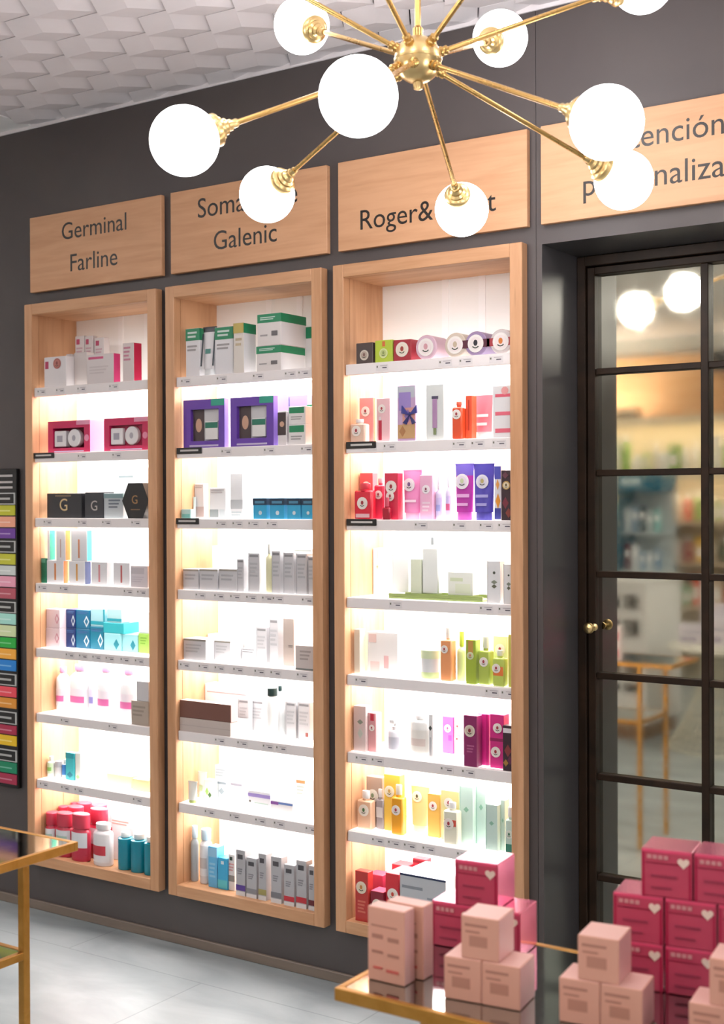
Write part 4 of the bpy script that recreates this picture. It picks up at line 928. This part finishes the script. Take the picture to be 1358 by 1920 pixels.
P(R, 5, 'carton', 830, 850, 1344, 'bright pink carton with white emblem', '#e85fb4', yb=1410, d=.035, em=[(.5, .68, .32, '#f8ecf2', '#f3dfe9', '#b03a7c')], dec=[('rect', .55, .35, .85, .5, '#c43a98')])
P(R, 5, 'carton', 851.5, 868, 1342, 'pink and white carton with two emblems', '#ecb9da', yb=1414, d=.035, em=[(.4, .72, .34, *lb), (.4, .4, .34, *lb)])
P(R, 5, 'carton', 869.5, 894, 1342, 'plum carton with large round emblem', '#8d2462', yf=-.022, d=.035, em=[(.48, .7, .4, '#e9dccb', '#d9c6b4', '#8c2b3a')], dec=[('bars', .25, .25, .8, .42, 3, '#b9628f')])
P(R, 5, 'carton', 896, 917, 1339, 'magenta carton without emblem', '#dc2f8c', yf=.02, d=.035, dec=[('rect', .8, 0, .86, 1, '#b01f6c')])
q = P(R, 5, 'carton', 919, 945, 1340, 'magenta carton with stacked emblems', '#d92a86', yf=.0, d=.035, dec=[('rect', 0, .5, 1, .56, '#9c1a5c')], em=[(.42, .3, .34, *lb), (.58, .75, .32, *lb)])
P(R, 5, 'carton', 943, 963, 1361, 'dark floral carton with white label', '#3c2430', yf=-.022, d=.035, dec=[('rect', .05, .84, 1, .94, '#e9e4ea'), ('dia', .5, .45, .35, .14, '#8a3438'), ('dia', .3, .18, .25, .08, '#b0823c'), ('dia', .7, .25, .25, .1, '#6c2c4c')])
P(R, 6, 'bottle', 669, 696, 1484, 'peach bottle at the left end', '#eec3a4', yb=1555, box=True, d=.028, capf=.2, capr=.5, em=[(.5, .5, .34, '#f5efe4', '#efe8dc', '#4f7a4a')])
P(R, 6, 'carton', 687, 716, 1457, 'tan carton behind peach bottle', '#b59c8c', yf=.05, d=.03, em=[(.42, .62, .36, '#f5efe4', '#efe8dc', '#8ca07a')])
P(R, 6, 'bottle', 700, 719, 1480, 'grey taupe bottle', '#a59a9c', yb=1555, box=True, d=.025, capf=.2, capr=.5, cap='#e4dedc', label=('#d9d2d0', .3, .55))
P(R, 6, 'carton', 719, 750, 1453, 'golden yellow carton', '#f0c24c', yf=.04, d=.03, em=[(.35, .7, .3, '#f5ecd8', '#f2e4c4', '#c9a35c')])
P(R, 6, 'bottle', 733, 755, 1473, 'amber bottle with round emblem', '#f0a526', yb=1566, box=True, d=.028, capf=.2, capr=.5, cap='#efe3d0', em=[(.45, .5, .36, *lb)])
P(R, 6, 'tube', 766, 800, 1477, 'peach tube', '#f2c48e', yb=1560, cap='#f3d4b4', em=[(.4, .78, .26, '#f4eee6', '#f2e8da', '#4a5244')])
P(R, 6, 'carton', 802, 825, 1489, 'apricot yellow carton', '#f2bc5c', yb=1570, d=.03, em=[(.45, .72, .32, *lb)])
P(R, 6, 'carton', 827, 860, 1483, 'pale yellow carton at the back', '#f0e2a0', yf=.04, d=.03, em=[(.45, .75, .26, *lb)])
P(R, 6, 'bottle', 831, 858, 1506, 'white bottle with red bow label', '#eeecd6', yf=-.005, box=True, d=.028, capf=.14, capr=.5, em=[(.4, .5, .34, *lb)], label=('#dd5a45', .45, .6))
for x0, x1, y, nm, yf in ((862, 887, 1475, 'leftmost mint carton', .03), (889, 911, 1467, 'tall mint carton', .05), (911, 933, 1509, 'short mint carton', .0), (935, 947, 1500, 'slim mint carton', .02)):
    P(R, 6, 'carton', x0, x1, y, nm, '#cfe8de', yf=yf, d=.03, dec=[('rect', .0, 0, .06, 1, '#a9d3c2'), ('dia', .5, .6, .2, .05, '#8fbfa8')])
P(R, 6, 'bottle', 947, 965, 1515, 'mint bottle with dark green emblem', '#d2ebdf', yf=-.02, box=True, d=.02, capf=.2, capr=.6, em=[(.5, .45, .42, '#eef2ea', '#e3ecdf', '#2f6b4c')], label=('#3f8f78', .02, .25))
P(R, 7, 'carton', 666, 690, 1634, 'upright red carton with round emblem', '#c23a34', yf=-.02, d=.03, em=[(.5, .68, .4, '#f1e4cf', '#ecd9bd', '#c9803c')], dec=[('bars', .2, .15, .8, .42, 4, '#d9725c')])
P(R, 7, 'carton', 695, 719, 1672, 'dark red carton, low, with emblem', '#8c1c30', yf=-.012, d=.05, top='#ef5d84', em=[(.5, .6, .36, '#efe4d4', '#e9dccb', '#7c2330')])
P(R, 7, 'carton', 719.5, 748, 1638, 'bright red carton with large emblem', '#d9303c', yf=.0, d=.10, top='#ee5a64', em=[(.55, .6, .4, '#f8f2ea', '#f3e8dc', '#d0402c')])
P(R, 7, 'carton', 690, 718, 1640, 'pink topped red carton behind low carton', '#dd4c6c', yf=.06, d=.05)
P(R, 7, 'carton', 735, 765, 1622, 'red carton in the back row, left', '#d6343f', yf=.11, d=.05)
P(R, 7, 'carton', 768, 800, 1610, 'red carton in the back row, right', '#d23440', yf=.14, d=.03, dec=[('rect', 0, .92, 1, .97, '#7c1a24')])
P(R, 7, 'carton', 750, 836, 1644, 'large pale grey gift carton with navy edge', '#c6c9ce', yf=-.015, d=.16, top='#eef1f4', side='#e9eaee', dec=[('rect', 0, .965, 1, 1, '#1f2c50'), ('bars', .05, .7, .5, .8, 1, '#8f949c'), ('bars', .6, .3, .9, .65, 5, '#9aa0a8'), ('dia', .82, .3, .05, .05, '#2c2f36')])

def ordinal(i, n):
    if n == 2: return ('left one', 'right one')[i]
    return ('leftmost', 'second from left', 'third from left', 'fourth from left', 'fifth from left', 'sixth from left')[i] if i < n-1 else 'rightmost'
fam = {}
for it in PROD: fam.setdefault((it.c, it.s, it.desc), []).append(it)
for (c, s, dsc), its in fam.items():
    its.sort(key=lambda i: i.x)
    for i, it in enumerate(its):
        place = '%s shelf, %s cabinet' % (SN[s], CN[c])
        lab = dsc+', '+(ordinal(i, len(its))+', ' if len(its) > 1 else '')+place
        nw = len(lab.split())
        if nw > 16: print('LONG', nw, lab)
        tag(it.o, lab, CATS[it.kind], (dsc.split(',')[0]+'s on the '+place) if len(its) > 1 else None)
for c in range(3):
    for s in range(8):
        g = [i for i in PROD if i.c == c and i.s == s and i.o.get('group') is None]
        kinds = {}
        for i in g: kinds.setdefault(i.kind, []).append(i)
        for kd, l in kinds.items():
            if len(l) > 1:
                for i in l: i.o['group'] = '%ss on the %s shelf of the %s cabinet' % (kd.replace('_', ' '), SN[s], CN[c])
# ------------------------------------------------------------------ cartons on the foreground table
ALB[0] = 1.0
BEI, BEIS = '#d29a86', '#d3a3a0'
def beige(label, x, y, z, w, h, d, rot, group, tall=False):
    m = MB(); bc = mat(BEI, .5)
    m.box(-w/2, w/2, 0, d, 0, h, bc, .0012, {'right': mat('#cf9c98', .4), 'top': mat('#d6a79c', .45)})  # right face tinted pinker, painting in light from that side; top paler
    pr = '#a87464'
    if tall: decals(m, w, h, [('rect', .1, .74, .8, .765, pr), ('rect', .12, .58, .42, .64, pr), ('rect', .55, .56, .85, .62, pr), ('rect', .12, .38, .42, .42, pr), ('rect', .55, .36, .85, .4, pr), ('rect', .16, .17, .4, .2, '#c2574f'), ('rect', .52, .15, .84, .185, '#c2574f')])
    else: decals(m, w, h, [('rect', .1, .76, .7, .82, pr), ('rect', .22, .3, .7, .55, '#b37d6b'), ('rect', .12, .62, .5, .66, pr)])
    o = m.build('carton', None, (x, y, z+.0004), rot); tag(o, label, 'carton', group)
    return o
r7 = math.radians(7)
def row_pt(px, py, z): return onZ(px, py, z)
# tall pair at the table corner
beige('tall beige pink carton nearest the table corner', -1.051, -1.792, TZ, .064, .110, .030, math.radians(1), 'tall beige pink cartons', True)
beige('tall beige pink carton behind the corner one', -1.041, -1.755, TZ, .064, .110, .030, math.radians(1), 'tall beige pink cartons', True)
G1 = 'small beige pink cartons on the foreground table'
bw_, bh_ = .0575, .0612
ux, uy = math.cos(r7), math.sin(r7)
def pyramid(nm, fx, fy):
    """fx, fy: front right foot of the right-hand lower carton"""
    cx, cy = fx-ux*bw_/2, fy-uy*bw_/2
    beige('small beige carton, lower right of the %s pyramid' % nm, cx, cy, TZ, bw_, bh_, .062, r7, G1)
    beige('small beige carton, lower left of the %s pyramid' % nm, cx-ux*(bw_+.0008), cy-uy*(bw_+.0008), TZ, bw_, bh_, .062, r7, G1)
    t = .0575*.56
    beige('small beige carton on top of the %s pyramid' % nm, cx-ux*t-uy*.002, cy-uy*t+ux*.002, TZ+bh_+.0004, bw_, bh_, .062, r7, G1)
pyramid('left', -.835, -1.781)
pyramid('middle', -.660, -1.768)
pyramid('right', -.480, -1.758)
# metallic pink cartons with a heart
PF, PS = mat('#b8405a', .42), mat('#ee5c95', .17, .75)
_b = PS.node_tree.nodes['Principled BSDF']; _b.inputs['Coat Weight'].default_value = 1.0; _b.inputs['Coat Roughness'].default_value = .12
PFD = mat('#a5153f', .3)
def heart_pts(cx, cz, r):
    return [(cx+r*.0625*16*math.sin(t)**3, cz+r*.0625*(13*math.cos(t)-5*math.cos(2*t)-2*math.cos(3*t)-math.cos(4*t))) for t in np.linspace(0, 2*PI, 26)[:-1]]
def pink(label, x, y, z, w, h, d, rot, group):
    t = empty('gift_carton', (x, y, z+.0004), rot); tag(t, label, 'carton', group)
    m = MB().box(-w/2, w/2, 0, d, 0, h, PF, .0015, {'right': PS, 'left': PS, 'top': PS, 'back': PS})
    decals(m, w, h, [('rect', .02, .0, .07, .98, PFD), ('rect', .02, .93, .98, .985, mat('#d8476c', .35)), ('rect', .93, .0, .98, .75, PFD), ('rect', .08, .70, .75, .725, mat('#8f1738', .4)), ('rect', .12, .80, .2, .88, mat('#c98a8c', .5)), ('rect', .23, .80, .31, .88, mat('#c98a8c', .5)), ('rect', .34, .80, .42, .88, mat('#c98a8c', .5)), ('rect', .45, .80, .53, .88, mat('#c98a8c', .5)), ('rect', .2, .42, .7, .47, mat('#97304a', .5)), ('rect', .2, .18, .6, .22, mat('#97304a', .5))])
    m.build('box', t)
    MB().poly(heart_pts(w*.33, h*.76, .0085), -.0012, -.0004, mat('#e6cdbd', .5)).build('heart_sticker', t)
    return t
G2 = 'metallic pink gift cartons on the foreground table'
pw, ph = .074, .0715
r9 = math.radians(6)
pink('pink heart carton, lower left behind the left beige pyramid', -1.044, -1.606, TZ, pw, ph, pw, r9, G2)
pink('pink heart carton, lower right behind the left beige pyramid', -.967, -1.597, TZ, pw, ph, pw, r9, G2)
pink('pink heart carton stacked on top behind the left beige pyramid', -1.003, -1.603, TZ+ph+.0004, pw, ph, pw, r9, G2)
r14 = math.radians(9)
bx, by = -.766, -1.617
vx, vy = math.cos(r14), math.sin(r14)
pb = .0745; hb2 = .0690
COLN = ['left', 'second', 'third', 'right']
for lv, nm in ((0, 'bottom'), (1, 'middle')):
    for k in range(4):
        cx = bx+vx*(pb*(k+.5)+.0012*k); cy = by+vy*(pb*(k+.5)+.0012*k)
        pink('pink heart carton, %s row, %s column of the big stack' % (nm, COLN[k]), cx, cy, TZ+lv*(hb2+.0004), pb-.001, hb2, pb-.002, r14, G2)
for k in range(3):
    q = k+1.06
    cx = bx+vx*(pb*q+.0012*k); cy = by+vy*(pb*q+.0012*k)
    pink('pink heart carton, top row, %s of the big stack' % ('left', 'middle', 'right')[k], cx, cy, TZ+2*(hb2+.0004), pb-.001, hb2, pb-.002, r14, G2)

# ------------------------------------------------------------------ the shop behind, seen in the mirrored door
# red and white packs on the gold table at the left
for k in range(2):
    o = MB().box(-.03, .03, 0, .04, 0, .075, '#eee2e2', .001, {'back': mat('#eee2e2', .4)})
    o.box(-.025, .025, .04, .0405, .012, .05, '#d8405a')
    o = o.build('carton', None, (-2.325, -1.56, TZ+.0006+k*.0756)); tag(o, 'red and white pack on gold table, %s, seen in mirror' % ('lower of two', 'upper of two')[k], 'carton', 'red and white packs on the gold table')
# white counter with dark openings
CX1, CY1 = -3.13, -3.95
ct = tag(empty('counter', (CX1, CY1, 0)), 'white shop counter with dark open compartments, seen in the mirror', 'counter')
cw, cd = 1.9, .62
m = MB(); op = [(.70, .80), (.77, .90)]
WC = mat('#dcdad6', .4)
m.box(-cw, 0, -cd, -.25, .1, 1.0, WC)
zs = [.1, .285, .375, .44, .52, .66, .78, .83, .94, 1.0]
cells = [(.30, .36), (.40, .52), (.655, .77), (.83, .93)]
zprev = .1
for z0, z1 in cells:
    m.box(-cw, 0, -.25, 0, zprev, z0, WC)
    for a, b in ((-.045, 0), (-.18, -.16), (-.42, -.36), (-.9, -.8), (-cw, -1.4)): m.box(a, b, -.25, 0, z0, z1, WC)
    zprev = z1
m.box(-cw, 0, -.25, 0, zprev, 1.0, WC)
m.build('body', ct)
MB().box(-cw-.01, .012, -cd-.01, .012, 1.0, 1.022, mat('#e6e4e0', .3), .002).build('worktop', ct)
MB().box(-cw+.02, -.03, -cd+.02, -.03, 0, .1, mat('#8a6a4e', .5)).build('plinth', ct)
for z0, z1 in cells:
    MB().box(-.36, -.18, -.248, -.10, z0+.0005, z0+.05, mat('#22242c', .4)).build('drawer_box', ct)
# back wall shelving
BX0, BX1, BY = -5.4, -2.9, -6.95
sh = tag(empty('shelf_unit', (-4.15, BY, 0)), 'beige wall shelving full of products, seen in the mirrored door', 'shelf unit')
hx = (BX1-BX0)/2
BE = mat('#d9cdb4', .5)
MB().box(-hx, hx, 0, .02, 0, 2.24, BE).build('back_panel', sh)
for x in (-hx, hx-.03): MB().box(x, x+.03, .02, .4, 0, 2.24, BE).build('side_panel', sh)
lev = [.30, .66, 1.02, 1.36, 1.78]
for z in lev: MB().box(-hx+.031, hx-.031, .021, .4, z-.035, z, mat('#b5a189', .45)).build('shelf', sh)
MB().box(-hx+.031, hx-.031, .021, .3, 2.2, 2.24, BE).build('top_board', sh)
for z, y in ((2.2, .3), (1.745, .4)):
    MB().box(-hx+.1, hx-.1, y-.06, y-.02, z-.012, z-.0005, mat('#fff0dc', .4, 0, 20)).build('added_light_strip', sh)  # strip added to brighten the tier below
    MB().box(-hx+.031, hx-.031, y-.008, y+.002, z-.03, z-.0005, BE).build('added_fascia', sh)  # lip added to hide the strip from view
# lamps washing the wooden wall above the shelving
sl_ = tag(empty('wall_washer', (-4.85, -6.74, 2.30)), 'long light trough on top of the beige shelving', 'lamp')
wm = MB().box(-.55, .55, -.06, .06, -.057, -.03, BLACK).box(-.55, .55, .05, .06, -.03, .03, mat('#c9b79a', .5))
for e in (-.55, .54): wm.box(e, e+.01, -.06, .05, -.03, .03, BLACK)
wm.build('housing', sl_)
MB().box(-.53, .53, -.055, .03, -.03, -.02, mat('#fff4ea', .4, 0, 90)).build('diffuser', sl_)
pal = [['#eceae4', '#f2f2ee', '#9dc24c', '#e3e0d8', '#7fb23f', '#f4f4f2', '#c9d8a0', '#dcd6cc', '#eef0ee', '#6f9f3c'],
       ['#cf4a4a', '#8fae58', '#e6dfd2', '#a8b87a', '#d8cfc0', '#c94f48', '#7f9aa8', '#e9e4d8', '#9fb06c', '#d3c6b0'],
       ['#9c3a44', '#e0b23c', '#cbbfae', '#5c6a54', '#efe6da', '#c8433c', '#ece2d4', '#e6c04c', '#71505c', '#e4dccb'],
       ['#4f9a6c', '#e0573c', '#ecd9d2', '#c9b59c', '#e8674c', '#eee4d8', '#5f9f78', '#d9cdbb', '#e25a44', '#cfc3b2']]
nm = ['top', 'second', 'third', 'fourth']
for r, z in enumerate((1.78, 1.36, 1.02, .66)):
    x = -4.72; k = 0
    while x < -3.2 and k < 18:
        w = random.uniform(.05, .095); h = random.uniform(.16, .27) if r else random.uniform(.14, .33)
        c = pal[r][k % 10]; u = random.random()
        loc = (x+w/2, BY+.28, z+.0005)
        if u < .5:
            o = MB().box(-w/2, w/2, -.05, .05, 0, h, c, .002).box(-w*.4, w*.4, .05, .0505, h*.2, h*.6, '#ece8e0').build('carton', None, loc)
            kd = 'carton'
        else:
            o = empty('bottle', loc); kd = 'bottle'
            MB().lathe([(w*.42, 0), (w*.45, .01), (w*.45, h*.7), (w*.2, h*.8)], mat(c, .3), 16).build('body', o)
            MB().lathe([(w*.22, h*.8), (w*.22, h*.98), (w*.18, h)], '#eeece6', 14).build('cap', o)
        tag(o, '%s, number %d from the right in mirror, %s tier of beige shelving' % (kd, k+1, nm[r]), kd, '%ss on the beige shelving' % kd)
        x += w+random.uniform(.004, .03); k += 1
# blue display stand
BS = mat('#0c5f78', .35)
bs = tag(empty('display_stand', (-3.62, -5.2, 0)), 'petrol blue product display stand, seen in the mirrored door', 'display stand')
MB().box(-.17, .17, -.16, .16, 0, .10, BS, .003).build('base', bs)
MB().box(-.17, -.15, -.16, .16, .10, 1.60, BS).build('side_panel', bs)
MB().box(.158, .17, -.16, -.148, .10, 1.60, mat('#a9b4b6', .4)).build('upright', bs)
MB().box(-.15, .15, -.16, -.145, .10, 1.60, mat('#c6cfd1', .4)).build('back_panel', bs)
hd = MB().box(-.172, .172, -.16, .162, 1.60, 1.73, BS, .002); hd.box(-.13, .02, .162, .163, 1.645, 1.695, '#b9cdd2'); hd.build('header', bs)
for z in (.45, .75, 1.02, 1.30): MB().box(-.15, .15, -.145, .14, z-.012, z, mat('#c3cccd', .4)).build('shelf', bs)
bc_ = ['#c3ccd0', '#6f8fa8', '#3c4a52', '#a9b6b8', '#7fb3b0', '#5f2c3a', '#d9dee0', '#86a3b8']
for r, z in enumerate((1.30, 1.02, .75)):
    for k in range(5):
        h = random.uniform(.13, .2)
        o = MB().box(-.023, .023, -.02, .02, 0, h, bc_[(r*5+k) % 8], .002).box(-.016, .016, .02, .0204, h*.5, h*.75, '#e6e8e8').build('carton', None, (-3.62-.114+k*.057, -5.13, z+.0005))
        tag(o, 'slim pack %d from the right in mirror, %s tier of blue stand' % (k+1, nm[r]), 'carton', 'slim packs on the blue display stand')
# white wire table with lilac packs
WT = mat('#d9d5c4', .45)
wt_ = tag(empty('wire_table', (-2.60, -4.05, 0)), 'white wire table with flared round base, seen in the mirror', 'table')
f = MB(); n = 44
prof = lambda t: .40-.22*math.sin(PI*min(1, t*1.15)*.5)+.02*t
for k in range(n):
    a = 2*PI*k/n; pts = [(prof(t)*math.cos(a), prof(t)*math.sin(a), .006+.604*t) for t in np.linspace(0, 1, 7)]
    for p, q in zip(pts, pts[1:]): f.rod(p, q, .0045, WT, 5)
f.build('wires', wt_)
rg = MB()
for t in (0, .06, .12, .2, .3, .45, .6, .8, 1):
    r_ = prof(t); z_ = .006+.604*t; m_ = 40
    for k in range(m_):
        a, b = 2*PI*k/m_, 2*PI*(k+1)/m_
        rg.rod((r_*math.cos(a), r_*math.sin(a), z_), (r_*math.cos(b), r_*math.sin(b), z_), .009 if t in (0, 1) else .0045, WT, 5)
rg.build('rings', wt_)
MB().lathe([(.40, .612), (.405, .616), (.405, .628), (.40, .632)], mat('#d6d2c2', .4), 48).build('tabletop', wt_)
for k, (x, y, w, h) in enumerate(((-2.86, -4.05, .16, .12), (-2.68, -4.0, .15, .17), (-2.5, -4.02, .15, .14), (-2.74, -4.2, .2, .24), (-2.5, -4.2, .2, .22))):
    m = MB().box(-w/2, w/2, -.04, .04, 0, h, '#d8d3de', .002).box(-w*.4, w*.2, .04, .0405, h*.15, h*.3, '#6f6488').box(-w*.3, w*.4, .04, .0405, h*.55, h*.65, '#a8a2b4')
    o = m.build('carton', None, (x, y, .6325)); tag(o, 'pale lilac pack %s on the white wire table' % ('at left front', 'at middle front', 'at right front', 'at left back', 'at right back')[k], 'carton', 'lilac packs on the wire table')
# dark screen hung from the ceiling
tv = tag(empty('screen', (-3.22, -6.3, 2.545)), 'dark screen hanging high before the beige shelving', 'screen')
MB().box(-.3, .3, -.02, .03, 0, .17, mat('#15161d', .25), .004).build('panel', tv)
MB().box(-.02, .02, -.012, .012, .17, CZ-2.545, mat('#2a2a2e', .4)).build('ceiling_pole', tv)
